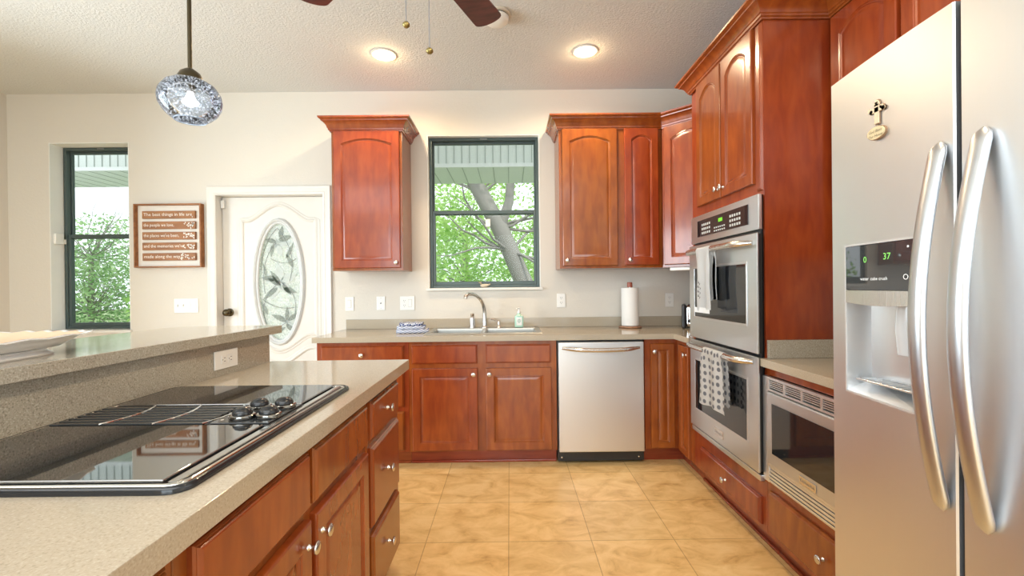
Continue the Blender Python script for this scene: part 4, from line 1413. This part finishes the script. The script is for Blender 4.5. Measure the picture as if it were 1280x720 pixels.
drawer(r, 0.545, 0.706, 0.968, 0.852); drawer(r, 0.045, 0.706, 0.515, 0.852)
door(r, 0.545, 0.112, 0.968, 0.680, kn=(0.575, 0.622)); door(r, 0.045, 0.112, 0.515, 0.680, kn=(0.485, 0.622))


def wx(y):      # face of the raised wall behind the island counter
    return -1.139 - 0.043 * (2.155 - y)


r = thing('countertop', 'taupe speckled island counter with the black cooktop in it', 'countertop', (-0.8, 1.0, 0.869))
bm = B()
pts = [(-0.492, -0.30), (-0.484, 2.168), (-1.136, 2.168), (wx(2.155) + 0.0005, 2.155), (wx(-0.30) + 0.0005, -0.30)]
prism(bm, [(p[0] + 0.8, p[1] - 1.0) for p in pts], 0.0005, 0.045)
es = [e for e in bm.edges if abs(e.verts[0].co.z - e.verts[1].co.z) < 1e-6 and e.verts[0].co.z > 0.04 and min(v.co.x for v in e.verts) > 0.3]
bmesh.ops.bevel(bm, geom=es, offset=0.003, segments=2, profile=0.5, affect='EDGES')
finish('worktop', bm, COUNTER, r, 30)
r = thing('breakfast_bar', 'raised speckled bar ledge on a low wall behind the cooktop', 'bar counter', (-1.3, 1.0, 0))
bm = B()
prism(bm, [(wx(-0.30) + 1.3, -1.30), (wx(2.155) + 1.3, 1.155), (wx(2.155) + 1.3 - 0.13, 1.155), (wx(-0.30) + 1.3 - 0.13, -1.30)], 0, 1.0455)
finish('low_wall', bm, LEDGE, r, 0)
bm = B()
bx = lambda y: -1.097 - 0.046 * (2.19 - y)
prism(bm, [(bx(-0.30) + 1.3, -1.30), (bx(2.19) + 1.3, 1.19), (bx(2.19) + 1.3 - 0.48, 1.19), (bx(-0.30) + 1.3 - 0.48, -1.30)], 1.046, 1.083)
bmesh.ops.bevel(bm, geom=[e for e in bm.edges if abs(e.verts[0].co.z - e.verts[1].co.z) < 1e-6], offset=0.0025, segments=2, profile=0.5, affect='EDGES')
finish('bar_top', bm, LEDGE, r, 30)


def outlet(label, M, kind, w=0.071, h=0.116):
    """cover plate with its switches or sockets; local x across, z up, facing -y; kind lists what each gang holds"""
    r = bpy.data.objects.new('wall_outlet' if 'o' in kind else 'light_switch', None); C.objects.link(r)
    r.matrix_world = M
    tag(r, label, 'outlet' if 'o' in kind else 'switch')
    bm = B(); box(bm, -w / 2, w / 2, -0.006, -0.0006, -h / 2, h / 2, 0.003, 3)
    p = finish('cover_plate', bm, PLASTIC, r, 40)
    n = len(kind)
    for i, k_ in enumerate(kind):
        cx = (i - (n - 1) / 2) * 0.046
        if k_ == 'r':
            bm = B(); box(bm, cx - 0.0155, cx + 0.0155, -0.0075, -0.0062, -0.033, 0.033, 0.0006, 1)
            q = finish('rocker_frame', bm, simple('switch_shadow_line', (0.55, 0.54, 0.51), 0.4), p, 0)
            bm = B(); box(bm, cx - 0.0135, cx + 0.0135, -0.0095, -0.0076, -0.030, 0.030, 0.001, 2)
            finish('rocker', bm, PLASTIC, q, 40)
        elif k_ == 't':
            bm = B(); box(bm, cx - 0.006, cx + 0.006, -0.0068, -0.0062, -0.014, 0.014)
            q = finish('toggle_slot', bm, simple('switch_shadow_line', (0.55, 0.54, 0.51), 0.4), p, 0)
            bm = B(); box(bm, cx - 0.0042, cx + 0.0042, -0.018, -0.007, 0.0, 0.008, 0.0015, 2)
            finish('toggle', bm, PLASTIC, q, 40)
        elif k_ == 'o':
            for s in (-1, 1):
                bm = B(); box(bm, cx - 0.0165, cx + 0.0165, -0.0085, -0.0062, s * 0.0195 - 0.0145, s * 0.0195 + 0.0145, 0.002, 2)
                q = finish('socket', bm, PLASTIC, p, 40)
                bm = B()
                for a in (-0.0065, 0.0065): box(bm, cx + a - 0.0011, cx + a + 0.0011, -0.0088, -0.0086, s * 0.0195 - 0.001, s * 0.0195 + 0.008)
                lathe(bm, [(0.0022, 0), (0.0022, 0.0002)], T((cx, -0.0086, s * 0.0195 - 0.008)) @ RX, 10)
                finish('socket_hole', bm, DARKSLOT, q, 0)
        elif k_ == 'j':
            bm = B(); lathe(bm, [(0.006, 0), (0.005, 0.004), (0.002, 0.006), (0, 0.006)], T((cx, -0.006, 0)) @ RX, 12)
            for zz_ in (-0.042, 0.042): lathe(bm, [(0.003, 0), (0.002, 0.001), (0, 0.001)], T((cx, -0.006, zz_)) @ RX, 8)
            finish('jack', bm, GREY, p, 40)
    return r


WY = YB
outlet('single white rocker switch on the wall just beside the door trim', T((-1.339, WY, 1.126)), 'r', 0.072)
outlet('white cable jack plate second from the door trim above the counter', T((-1.078, WY, 1.128)), 'j', 0.071)
r = outlet('double white plate holding an outlet and a rocker switch, beside the kitchen window', T((-0.857, WY, 1.126)), 'or', 0.122)
outlet('white duplex outlet between the window and the paper towel roll', T((0.431, WY, 1.135)), 'o')
outlet('white duplex outlet between the paper towel roll and the toaster', T((1.340, WY, 1.129)), 'o')
outlet('four-gang white switch plate under the framed wooden sign', T((-2.700, WY, 1.126)), 'ttrr', 0.20)
yo = 1.843
outlet('white outlet mounted sideways on the low speckled wall behind the cooktop', T((wx(yo), yo, 0.977)) @ Matrix.Rotation(PI / 2 - 0.043, 4, 'Z') @ Matrix.Rotation(PI / 2, 4, 'Y'), 'o', 0.074, 0.140)

# cooktop
CT = Vector((-0.85, 1.16, 0.9145))
r = thing('cooktop', 'black glass electric cooktop with a downdraft vent set in the island', 'cooktop', CT, -0.006)


def fin_c(name, bm, mat, parent, smooth=40):
    return finish(name, bm, mat, parent, smooth)


def rrpath(x0, x1, y0, y1, rad, n=8):
    p = []
    for cx, cy, a0 in ((x1 - rad, y0 + rad, -PI / 2), (x1 - rad, y1 - rad, 0), (x0 + rad, y1 - rad, PI / 2), (x0 + rad, y0 + rad, PI)):
        for k in range(n + 1):
            a = a0 + PI / 2 * k / n
            p.append((cx + rad * math.cos(a), cy + rad * math.sin(a)))
    return p


bm = B(); prism(bm, rrpath(-0.298, 0.300, -0.396, 0.403, 0.035), 0, 0.0055)
fin_c('base_plate', bm, simple('cooktop_black_metal', (0.03, 0.03, 0.032), 0.12, 0.3), r)


def ring(name, ins, w, z0, h, mat):
    bm = B()
    outer = []
    for o_, z_ in ((0, z0), (0, z0 + h * 0.5), (w * 0.2, z0 + h * 0.9), (w * 0.5, z0 + h), (w * 0.8, z0 + h * 0.85), (w, z0 + h * 0.4), (w, z0)):
        q = ins + o_
        outer.append([bm.verts.new((x, y, z_)) for x, y in rrpath(-0.301 + q, 0.303 - q, -0.399 + q, 0.406 - q, 0.038 - q * 0.5)])
    for a, b_ in zip(outer, outer[1:] + outer[:1]):
        for k in range(len(a)): bm.faces.new((a[k], a[(k + 1) % len(a)], b_[(k + 1) % len(a)], b_[k]))
    return fin_c(name, bm, mat, r, 50)


ring('outer_rim', 0.0, 0.011, 0.0003, 0.012, simple('rim_black', (0.02, 0.021, 0.023), 0.08))
ring('chrome_rim', 0.0115, 0.010, 0.0056, 0.0075, simple('rim_chrome', (0.62, 0.61, 0.58), 0.10, 1))
for a in ((-0.372, -0.056), (0.142, 0.389)):
    bm = B(); box(bm, -0.275, 0.250, a[0], a[1], 0.0063, 0.0155, 0.0025, 3)
    fin_c('glass_panel', bm, COOKGLASS, r)
bm = B(); box(bm, 0.256, 0.274, -0.370, 0.386, 0.0063, 0.0115, 0.002, 2)
fin_c('side_strip', bm, simple('strip_grey', (0.42, 0.42, 0.40), 0.15, 0.8), r)
bm = B(); box(bm, -0.288, 0.262, -0.052, 0.138, 0.0064, 0.0125, 0.003, 3)
vt = fin_c('vent_housing', bm, simple('vent_black_metal', (0.05, 0.052, 0.055), 0.18, 0.6), r)
bm = B()
SLOT = 0.024
for j in range(6):
    yy = -0.034 + j * SLOT
    for k, (xa, xb_) in enumerate(((-0.275, -0.165), (-0.150, -0.035), (-0.020, 0.085))):
        sh = 0.010 * math.sin(PI * j / 5)
        box(bm, xa + sh, xb_ + sh, yy, yy + 0.013, 0.0126, 0.0146, 0.0006, 1)
gr = fin_c('vent_slots', bm, DARKSLOT, vt, 0)
bm = B()
for j in range(7):
    yy = -0.045 + j * SLOT
    box(bm, -0.282, 0.095, yy + 0.0015, yy + 0.0095, 0.0126, 0.0165, 0.0010, 2)
for xa in (-0.158, -0.028, 0.095):
    pass
fin_c('vent_grille', bm, simple('grille_metal', (0.075, 0.078, 0.078), 0.25, 0.5), vt)
for xa in (-0.158, -0.028, 0.095):
    bm = B()
    tube(bm, [(xa + 0.022 * (1 - (2 * s - 1) ** 2), -0.047 + 0.178 * s, 0.0160) for s in [i / 14 for i in range(15)]], 0.0025, 6)
    fin_c('vent_divider', bm, CHROME, vt)
bm = B()
box(bm, 0.112, 0.258, -0.046, 0.132, 0.0126, 0.0165, 0.004, 3)
cpn = fin_c('control_plate', bm, simple('control_plate_black', (0.03, 0.032, 0.035), 0.1), r)
bm = B()
for (kx, ky) in ((0.128, -0.02), (0.128, 0.01), (0.128, 0.045), (0.128, 0.08)):
    lathe(bm, [(0.004, 0.0166), (0.004, 0.0170), (0, 0.0170)], T((kx, ky, 0)), 10)
fin_c('indicator_marks', bm, simple('mark_print', (0.65, 0.60, 0.55), 0.4), cpn, 0)
for kx, ky in ((0.170, -0.005), (0.232, 0.004), (0.164, 0.084), (0.226, 0.094)):
    bm = B(); lathe(bm, [(0.029, 0.0167), (0.031, 0.020), (0.030, 0.026), (0.024, 0.029)], T((kx, ky, 0)), 28, True)
    kb = fin_c('burner_knob', bm, simple('knob_skirt', (0.33, 0.32, 0.30), 0.10, 1), r, 50)
    bm = B(); lathe(bm, [(0.0235, 0.0292), (0.0225, 0.035), (0.018, 0.041), (0.009, 0.045), (0, 0.046)], T((kx, ky, 0)), 28)
    fin_c('knob_cap', bm, simple('knob_black', (0.02, 0.021, 0.023), 0.2), kb, 60)

# serving dish on the bar
r = thing('serving_dish', 'white scalloped rectangular dish with peach inside standing on the bar ledge', 'dish', (-1.375, 1.035, 1.0835), 0.045)


def rrect(hx, hy, n=88, scal=0.0, p=4.5):
    pts = []
    for k in range(n):
        a = 2 * PI * k / n
        c, s = math.cos(a), math.sin(a)
        q = (abs(c) ** p + abs(s) ** p) ** (-1 / p)
        w = 1 + scal * math.cos(a * 22)
        pts.append((hx * c * q * w, hy * s * q * w))
    return pts


def loft(bm, rows, closed_bottom=True, closed_top=False):
    rings = [[bm.verts.new((p[0], p[1], z_ + zs * math.cos(2 * PI * k / len(pts) * 22))) for k, p in enumerate(pts)] for pts, z_, zs in rows]
    for a, b_ in zip(rings[:-1], rings[1:]):
        for k in range(len(a)): bm.faces.new((a[k], a[(k + 1) % len(a)], b_[(k + 1) % len(a)], b_[k]))
    if closed_bottom: bm.faces.new(rings[0][::-1])
    if closed_top: bm.faces.new(rings[-1])


CER = simple('white_ceramic', (0.84, 0.85, 0.86), 0.12)
bm = B(); loft(bm, [(rrect(0.130, 0.268), 0, 0), (rrect(0.132, 0.270), 0.004, 0), (rrect(0.122, 0.255), 0.012, 0), (rrect(0.122, 0.255), 0.018, 0)], True, True)
finish('foot', bm, CER, r, 50)
bm = B()
loft(bm, [(rrect(0.105, 0.19), 0.0185, 0), (rrect(0.136, 0.285), 0.0210, 0), (rrect(0.148, 0.318), 0.0360, 0.0), (rrect(0.156, 0.335, scal=0.006), 0.0460, 0.001), (rrect(0.172, 0.360, scal=0.014), 0.0500, 0.0025), (rrect(0.172, 0.360, scal=0.014), 0.0535, 0.0025), (rrect(0.162, 0.345, scal=0.012), 0.0525, 0.002)], True, False)
finish('dish_body', bm, CER, r, 60)
bm = B()
loft(bm, [(rrect(0.1619, 0.3448, scal=0.012), 0.0526, 0.002), (rrect(0.148, 0.322, scal=0.006), 0.0450, 0.001), (rrect(0.136, 0.275), 0.0300, 0), (rrect(0.10, 0.185), 0.0240, 0), (rrect(0.01, 0.02), 0.0235, 0)], False, True)
finish('dish_inside', bm, simple('peach_glaze', (0.78, 0.55, 0.39), 0.2), r, 60)

# ------------------------------------------------------------------ framed sign
r = thing('framed_sign', 'brown framed sign with five wooden slats of white lettering beside the front door', 'sign', (-2.818, 3.808, 1.708), 0)
hw, hh, fd_ = 0.276, 0.263, 0.048
bm = B()
fw = 0.011
for a in ((-hw, -hw + fw, -hh, hh), (hw - fw, hw, -hh, hh), (-hw + fw, hw - fw, hh - fw, hh), (-hw + fw, hw - fw, -hh, -hh + fw)):
    box(bm, a[0], a[1], -fd_, 0, a[2], a[3], 0.0012, 1)
finish('frame', bm, WALNUT, r, 30)
bm = B(); box(bm, -hw + fw, hw - fw, -0.012, -0.001, -hh + fw, hh - fw)
finish('backing_board', bm, simple('sign_backing', (0.78, 0.73, 0.66), 0.7), r, 0)
INK = simple('white_lettering', (0.88, 0.84, 0.78), 0.7)
lines = ['The best things in life are', 'the people we love,', "the places we've been,", "and the memories we've", 'made along the way']
for i, s in enumerate(lines):
    zc = 0.174 - i * 0.087
    bm = B(); box(bm, -0.218, 0.220, -0.030, -0.0125, zc - 0.031, zc + 0.031, 0.001, 1)
    sl = finish('slat', bm, WALNUT, r, 30)
    bm = B(); text(bm, s, 0.037, T((-0.205, -0.0306, zc - 0.010)) @ RX)
    w = max(v.co.x for v in bm.verts) + 0.205
    tgt = (0.40, 0.25, 0.29, 0.33, 0.30)[i]
    for v in bm.verts: v.co.x = -0.205 + (v.co.x + 0.205) * tgt / w
    finish('lettering', bm, INK, sl, 0)
    bm = B()
    rnd = random.Random(i + 11)
    if i > 0:
        for k in range(22):
            cx = 0.21 - rnd.random() ** 1.3 * (0.06 + 0.012 * i); cz = zc + (rnd.random() - 0.5) * 0.036
            leafshape(bm, cx - 0.004, cz, rnd.random() * 6.28, 0.010 + 0.008 * rnd.random(), 0.008, -0.0309, 0.2, 0.0003)
        for v in bm.verts:
            v.co.x = min(v.co.x, 0.218); v.co.z = min(max(v.co.z, zc - 0.0305), zc + 0.0305)
    else:
        for k in range(2): leafshape(bm, 0.195 + 0.006 * k, zc - 0.024, 1 + k, 0.012, 0.006, -0.0309, 0.2, 0.0003)
    finish('leaf_print', bm, INK, sl, 0)

# ------------------------------------------------------------------ bird figurine on the sill
r = thing('bird_figurine', 'tiny beige bird figurine on the sill of the window above the sink', 'figurine', (-0.207, 3.822, 1.2495))
bm = B()
tube(bm, [(-0.038, 0, 0.018), (-0.025, 0, 0.016), (-0.008, 0, 0.016), (0.012, 0, 0.017), (0.03, 0, 0.022), (0.046, 0, 0.030)], [0.006, 0.013, 0.0155, 0.014, 0.008, 0.003], 14)
finish('body', bm, simple('beige_ceramic', (0.60, 0.52, 0.40), 0.35), r, 60)
bm = B(); tube(bm, [(-0.026, 0, 0.022), (-0.034, 0, 0.034), (-0.036, 0, 0.042), (-0.040, 0, 0.048)], [0.008, 0.0075, 0.0095, 0.006], 12)
hd = finish('head', bm, simple('grey_brown_ceramic', (0.34, 0.28, 0.20), 0.35), r, 60)
bm = B(); tube(bm, [(-0.044, 0, 0.044), (-0.056, 0, 0.042)], [0.004, 0.001], 8)
finish('beak', bm, simple('ochre_ceramic', (0.45, 0.30, 0.10), 0.4), hd, 60)

# ------------------------------------------------------------------ ceiling: recessed lights, smoke alarm, fan, pendant
for (x, y, lab) in ((-0.868, 3.21, 'round recessed ceiling light near the fan pull chains'), (0.548, 3.185, 'round recessed ceiling light nearer the oven tower'), (0.55, 0.9, 'round recessed ceiling light above the aisle before the refrigerator')):
    r = thing('recessed_light', lab, 'ceiling light', (x, y, ZC))
    bm = B(); lathe(bm, [(0.076, -0.001), (0.090, -0.001), (0.091, -0.004), (0.087, -0.008), (0.080, -0.009), (0.076, -0.006), (0.076, -0.001)], None, 40, False)
    finish('trim_ring', bm, WHITE, r, 50)
    bm = B(); lathe(bm, [(0, -0.011), (0.04, -0.010), (0.076, -0.006)], None, 32, False)
    finish('lens', bm, simple('warm_lamp_lens', (1, 0.9, 0.75), 0.5, emit=(1.0, 0.86, 0.66), es=9.0), r, 50)
    lamp('downlight', 'SPOT', (0, 0, -0.03), 70, (1.0, 0.76, 0.48), (0, 0, 0), spot=math.radians(165), radius=0.05, parent=r)
    lamp('lens_glow', 'POINT', (0, 0, -0.055), 2.2, (1.0, 0.70, 0.38), radius=0.03, parent=r)

r = thing('smoke_alarm', 'round white smoke alarm on the ceiling behind a fan blade', 'smoke alarm', (-0.060, 2.745, ZC))
bm = B(); lathe(bm, [(0.085, -0.001), (0.085, -0.012), (0.078, -0.014)], None, 40)
finish('base_ring', bm, simple('aged_white', (0.66, 0.60, 0.50), 0.5), r, 50)
bm = B(); lathe(bm, [(0.066, -0.0145), (0.066, -0.022)], None, 40)
finish('vent_gap', bm, DARKSLOT, r, 50)
bm = B(); lathe(bm, [(0.072, -0.0222), (0.074, -0.026), (0.070, -0.046), (0.058, -0.056), (0.03, -0.060), (0, -0.061)], None, 40)
finish('cover', bm, PLASTIC, r, 60)

FH = Vector((-0.36, 1.56, 0))
r = thing('ceiling_fan', 'ceiling fan with dark wood blades and pull chains above the kitchen', 'ceiling fan', (FH.x, FH.y, ZC))
CREAM = simple('fan_white', (0.78, 0.77, 0.68), 0.35)
bm = B(); lathe(bm, [(0.075, -0.001), (0.075, -0.02), (0.05, -0.05), (0.02, -0.065)], None, 32); tube(bm, [(0, 0, -0.06), (0, 0, -0.27)], 0.013, 14)
finish('downrod', bm, CREAM, r, 50)
bm = B(); lathe(bm, [(0.03, -0.25), (0.09, -0.265), (0.125, -0.29), (0.130, -0.34), (0.11, -0.385), (0.075, -0.41), (0.07, -0.455), (0.10, -0.475)], None, 36)
finish('motor_housing', bm, CREAM, r, 50)
bm = B(); lathe(bm, [(0.115, -0.4755), (0.122, -0.49), (0.118, -0.54), (0.095, -0.59), (0.05, -0.625), (0, -0.637)], None, 36)
finish('glass_bowl', bm, simple('frosted_bowl', (0.82, 0.82, 0.76), 0.35), r, 60)
zb = -0.375
for k in range(5):
    ang = math.radians(65.8 + 72 * k)
    M = Matrix.Rotation(ang, 4, 'Z') @ T((0, 0, zb)) @ Matrix.Rotation(math.radians(-9), 4, 'X')
    bm = B()
    out = [(0.20, -0.050), (0.26, -0.056), (0.64, -0.068)] + [(0.662 + 0.030 * math.cos(a) , 0.068 * math.sin(a)) for a in [-PI / 2 + PI * j / 12 for j in range(0, 13)]] + [(0.64, 0.068), (0.26, 0.056), (0.20, 0.050)]
    prism(bm, out, -0.003, 0.003)
    bmesh.ops.transform(bm, matrix=M, verts=bm.verts[:])
    bl = finish('blade', bm, BLADE, r, 30)
    bm = B(); box(bm, 0.11, 0.30, -0.018, 0.018, -0.010, -0.0035, 0.003, 2, M); box(bm, 0.22, 0.30, -0.04, 0.04, -0.0075, -0.0035, 0.002, 1, M)
    finish('blade_bracket', bm, CREAM, bl, 30)
for (cx, cy, ztop, zbot) in ((0.016, 0.0, -0.60, -0.735), (0.095, 0.0, -0.55, -0.825)):
    bm = B(); tube(bm, [(cx, cy, ztop), (cx, cy, zbot)], 0.0016, 6)
    ch = finish('pull_chain', bm, GREY, r, 40)
    bm = B(); lathe(bm, [(0, 0.0105), (0.007, 0.009), (0.0125, 0.003), (0.0125, -0.003), (0.007, -0.009), (0, -0.0105)], T((cx, cy, zbot - 0.009)), 16)
    finish('chain_ball', bm, BRASS, ch, 60)

PX_, PY_, PZ_ = -1.215, 1.75, 1.985
r = thing('pendant_lamp', 'pendant lamp with a seeded blue glass globe above the bar ledge', 'pendant lamp', (PX_, PY_, PZ_))
bm = B(); tube(bm, [(0, 0, 0.110), (0, 0, ZC - PZ_ - 0.022)], 0.0075, 12)
finish('rod', bm, OILBRONZE, r, 50)
bm = B(); lathe(bm, [(0.06, ZC - PZ_ - 0.001), (0.06, ZC - PZ_ - 0.012), (0.03, ZC - PZ_ - 0.024), (0, ZC - PZ_ - 0.025)], None, 28)
finish('canopy', bm, OILBRONZE, r, 50)
bm = B(); lathe(bm, [(0.0, 0.122), (0.010, 0.120), (0.016, 0.116), (0.034, 0.102), (0.042, 0.086), (0.043, 0.076), (0.036, 0.075), (0.0, 0.074)], None, 28)
lathe(bm, [(0.016, 0.075), (0.016, 0.030), (0, 0.030)], None, 18)
finish('socket_cap', bm, OILBRONZE, r, 50)
GP = [(0.035, 0.076), (0.060, 0.070), (0.085, 0.053), (0.102, 0.025), (0.106, 0.0), (0.102, -0.025), (0.088, -0.050), (0.070, -0.068), (0.054, -0.078)]
bm = B(); lathe(bm, GP + [(a - 0.003, b_) for a, b_ in GP[::-1]] + [GP[0]], None, 48, False)
gg = finish('glass_globe', bm, GLOBE, r, 60)
bm = B(); tube(bm, [(0.0535 * math.cos(a), 0.0535 * math.sin(a), -0.0785) for a in [2 * PI * k / 48 for k in range(49)]], 0.0022, 8, cap=False)
finish('mouth_rim', bm, simple('blue_glass_edge', (0.30, 0.38, 0.50), 0.1), gg, 60)
bm = B(); lathe(bm, [(0, 0.0295), (0.010, 0.029), (0.011, 0.020), (0.018, 0.004), (0.020, -0.008), (0.016, -0.020), (0.007, -0.026), (0, -0.027)], None, 24)
finish('bulb', bm, simple('lit_bulb', (1, 1, 1), 0.4, emit=(1.0, 0.95, 0.86), es=7.0), r, 60)
lamp('pendant_glow', 'POINT', (0, 0, -0.01), 2.0, (1.0, 0.90, 0.75), radius=0.03, parent=r)

# ------------------------------------------------------------------ outside: porch edge, lawn, trees
bm = B(); box(bm, -30, 25, 4.2, 40, -0.35, -0.15)
struct('ground', bm, GRASS, smooth=0)
bm = B(); box(bm, -16, 10, 4.012, 6.9, -0.149, -0.06)
struct('terrace_slab', bm, simple('terrace_concrete', (0.50, 0.49, 0.46), 0.8), smooth=0)
SOF = simple('porch_white_paint', (0.80, 0.84, 0.80), 0.6)
SOFL = simple('porch_joint', (0.42, 0.46, 0.43), 0.7)
r = bpy.data.objects.new('porch_roof', None); C.objects.link(r); r['kind'] = 'structure'
bm = B(); zs = 2.80
box(bm, -14, 8, 5.85, 6.80, zs, zs + 0.9)
finish('beam_wrap', bm, SOF, r, 0)
bm = B(); box(bm, -14, 8, 4.015, 5.84, zs + 0.9, zs + 1.0)
finish('porch_ceiling', bm, SOF, r, 0)
bm = B()
for i in range(220):
    x = -14 + i * 0.1
    box(bm, x, x + 0.008, 5.842, 5.8495, zs + 0.045, zs + 0.9)
finish('beadboard_joints', bm, SOFL, r, 0)
bm = B()
for i in range(110):
    x = -14 + i * 0.20
    box(bm, x, x + 0.008, 5.86, 6.80, zs - 0.004, zs - 0.0005)
finish('soffit_joints', bm, SOFL, r, 0)
bm = B(); box(bm, -14, 8, 5.825, 5.849, zs - 0.01, zs + 0.04, 0.003)
finish('edge_trim', bm, simple('porch_trim', (0.88, 0.9, 0.88), 0.5), r, 30)


def foliage(bm, blobs, n, size, rnd):
    tot = sum(b_[3] for b_ in blobs)
    for (c, rad, sq, wt) in blobs:
        for _ in range(int(n * wt / tot)):
            while True:
                p = Vector((rnd.uniform(-1, 1), rnd.uniform(-1, 1), rnd.uniform(-1, 1)))
                if p.length < 1: break
            p = Vector(c) + Vector((p.x * rad, p.y * rad, p.z * rad * sq))
            s = size * rnd.uniform(0.6, 1.3)
            a = Vector((rnd.uniform(-1, 1), rnd.uniform(-1, 1), rnd.uniform(-0.6, 0.6))).normalized()
            b_ = a.cross(Vector((rnd.uniform(-1, 1), rnd.uniform(-1, 1), rnd.uniform(-1, 1)))).normalized()
            v = [bm.verts.new(p + a * s * 0.5), bm.verts.new(p + b_ * s * 0.22), bm.verts.new(p - a * s * 0.5), bm.verts.new(p - b_ * s * 0.22)]
            bm.faces.new(v)


def branches(bm, start, n, ln, rnd, rad, upz=0.6):
    for _ in range(n):
        p = Vector(start[rnd.randrange(len(start))]); d = Vector((rnd.uniform(-1, 1), rnd.uniform(-0.6, 0.6), rnd.uniform(-0.2, upz))).normalized()
        pts = [p.copy()]; q = p.copy()
        for k in range(6):
            d = (d + Vector((rnd.uniform(-.35, .35), rnd.uniform(-.3, .3), rnd.uniform(-.25, .35)))).normalized()
            q = q + d * ln / 6
            pts.append(q.copy())
        tube(bm, pts, [rad * (1 - k / 7.5) for k in range(7)], 6)


def tree(name, label, loc, trunk, trad, blobs, n, size, mat, seed, nb, bl, br):
    rnd = random.Random(seed)
    r = thing(name, label, 'tree' if 'tree' in name else 'bush', loc)
    bm = B(); tube(bm, trunk, trad, 14)
    st = trunk[len(trunk) // 2:]
    branches(bm, st, nb, bl, rnd, br)
    finish('trunk', bm, BARK, r, 60)
    bm = B(); foliage(bm, blobs, n, size, rnd)
    finish('foliage', bm, mat, r, 0)
    return r


tree('leaning_tree', 'leaning grey-barked tree with pale green leaves outside the window above the sink', (0.86, 9.0, -0.16),
     [(0.12, 0, -0.1), (0, 0, 0.25), (-0.28, 0, 0.9), (-0.58, 0.0, 1.5), (-0.83, 0.05, 2.1), (-1.05, 0.1, 2.6), (-1.42, 0.15, 3.3), (-1.9, 0.2, 4.2), (-2.3, 0.25, 5.4)], [0.24, 0.20, 0.185, 0.18, 0.175, 0.17, 0.16, 0.13, 0.08],
     [((-2.4, 1.4, 2.4), 1.3, 0.9, 1.3), ((-0.2, 1.6, 2.3), 1.1, 0.9, .75), ((1.2, 1.2, 1.5), 1.2, 1.1, 1), ((0.7, 1.2, 3.4), 1.0, 0.8, .5), ((-3.2, 0.8, 1.0), 1.3, 1.0, 1), ((-1.2, 1.8, 0.9), 1.2, 1.0, 1), ((-1.0, 1, 4.6), 2.0, 0.7, 1.3)], 15000, 0.13, LEAF, 21, 26, 1.6, 0.035)
bm_obj = [o for o in C.objects if o.name == 'leaning_tree'][0]
bm = B(); tube(bm, [(-1.05, 0.1, 2.55), (-0.85, 0.05, 3.1), (-0.8, 0.1, 3.7), (-0.6, 0.2, 4.6)], [0.11, 0.09, 0.08, 0.05], 12)
finish('limb', bm, BARK, bm_obj, 60)
tree('shade_tree', 'pale green leafy tree seen behind the leaning trunk', (-1.5, 15.2, -0.16), [(0, 0, -0.1), (0.05, 0, 1.5), (0, 0.1, 3.2)], [0.16, 0.13, 0.08],
     [((-1.5, 0, 2.2), 1.7, 0.9, 1), ((1.5, 0, 1.8), 1.9, 0.9, 1), ((0, 0, 4.0), 2.0, 0.8, 1), ((4.0, 0, 2.2), 1.8, 0.9, 1)], 9000, 0.16, LEAF, 22, 14, 1.8, 0.04)
tree('bushy_tree', 'twiggy grey-green tree outside the narrow tall window', (-10.2, 11.0, -0.16), [(0, 0, -0.1), (0.1, 0, 0.9), (0.05, 0.1, 2.2)], [0.10, 0.08, 0.05],
     [((-0.6, 0, 1.3), 1.3, 1.0, 1.3), ((0.9, 0, 1.2), 1.3, 1.0, 1.3), ((0.2, 0.3, 2.5), 1.1, 0.8, .55), ((1.8, 0.4, 2.0), 1.0, 0.9, .5), ((-1.4, 0.3, 2.9), 0.7, 0.8, .3)], 14000, 0.095, LEAF2, 23, 70, 1.5, 0.016)
tree('garden_shrub', 'broad green shrub in the yard beyond the front door glass', (-6.1, 10.0, -0.16), [(0, 0, -0.1), (0.1, 0, 0.6), (0.05, 0.1, 1.4)], [0.08, 0.06, 0.04],
     [((-0.8, 0, 1.0), 1.2, 0.9, 1), ((0.9, 0, 1.1), 1.3, 0.9, 1), ((0, 0.2, 1.8), 1.2, 0.8, 1)], 5000, 0.15, LEAF, 24, 14, 1.0, 0.02)

# ------------------------------------------------------------------ groups of repeated things
GROUPS = {'base_cabinet': 'cherry base cabinets', 'wall_cabinet': 'cherry wall cabinets', 'recessed_light': 'recessed ceiling lights', 'light_switch': 'white switch plates on the back wall',
          'wall_outlet': 'white outlets', 'hanging_towel': 'towels on the oven handles', 'alarm_sensor': 'white alarm contacts', 'countertop': 'speckled counters'}
for o in C.objects:
    k = o.name.split('.')[0]
    if o.parent is None and k in GROUPS and 'category' in o:
        o['group'] = GROUPS[k]
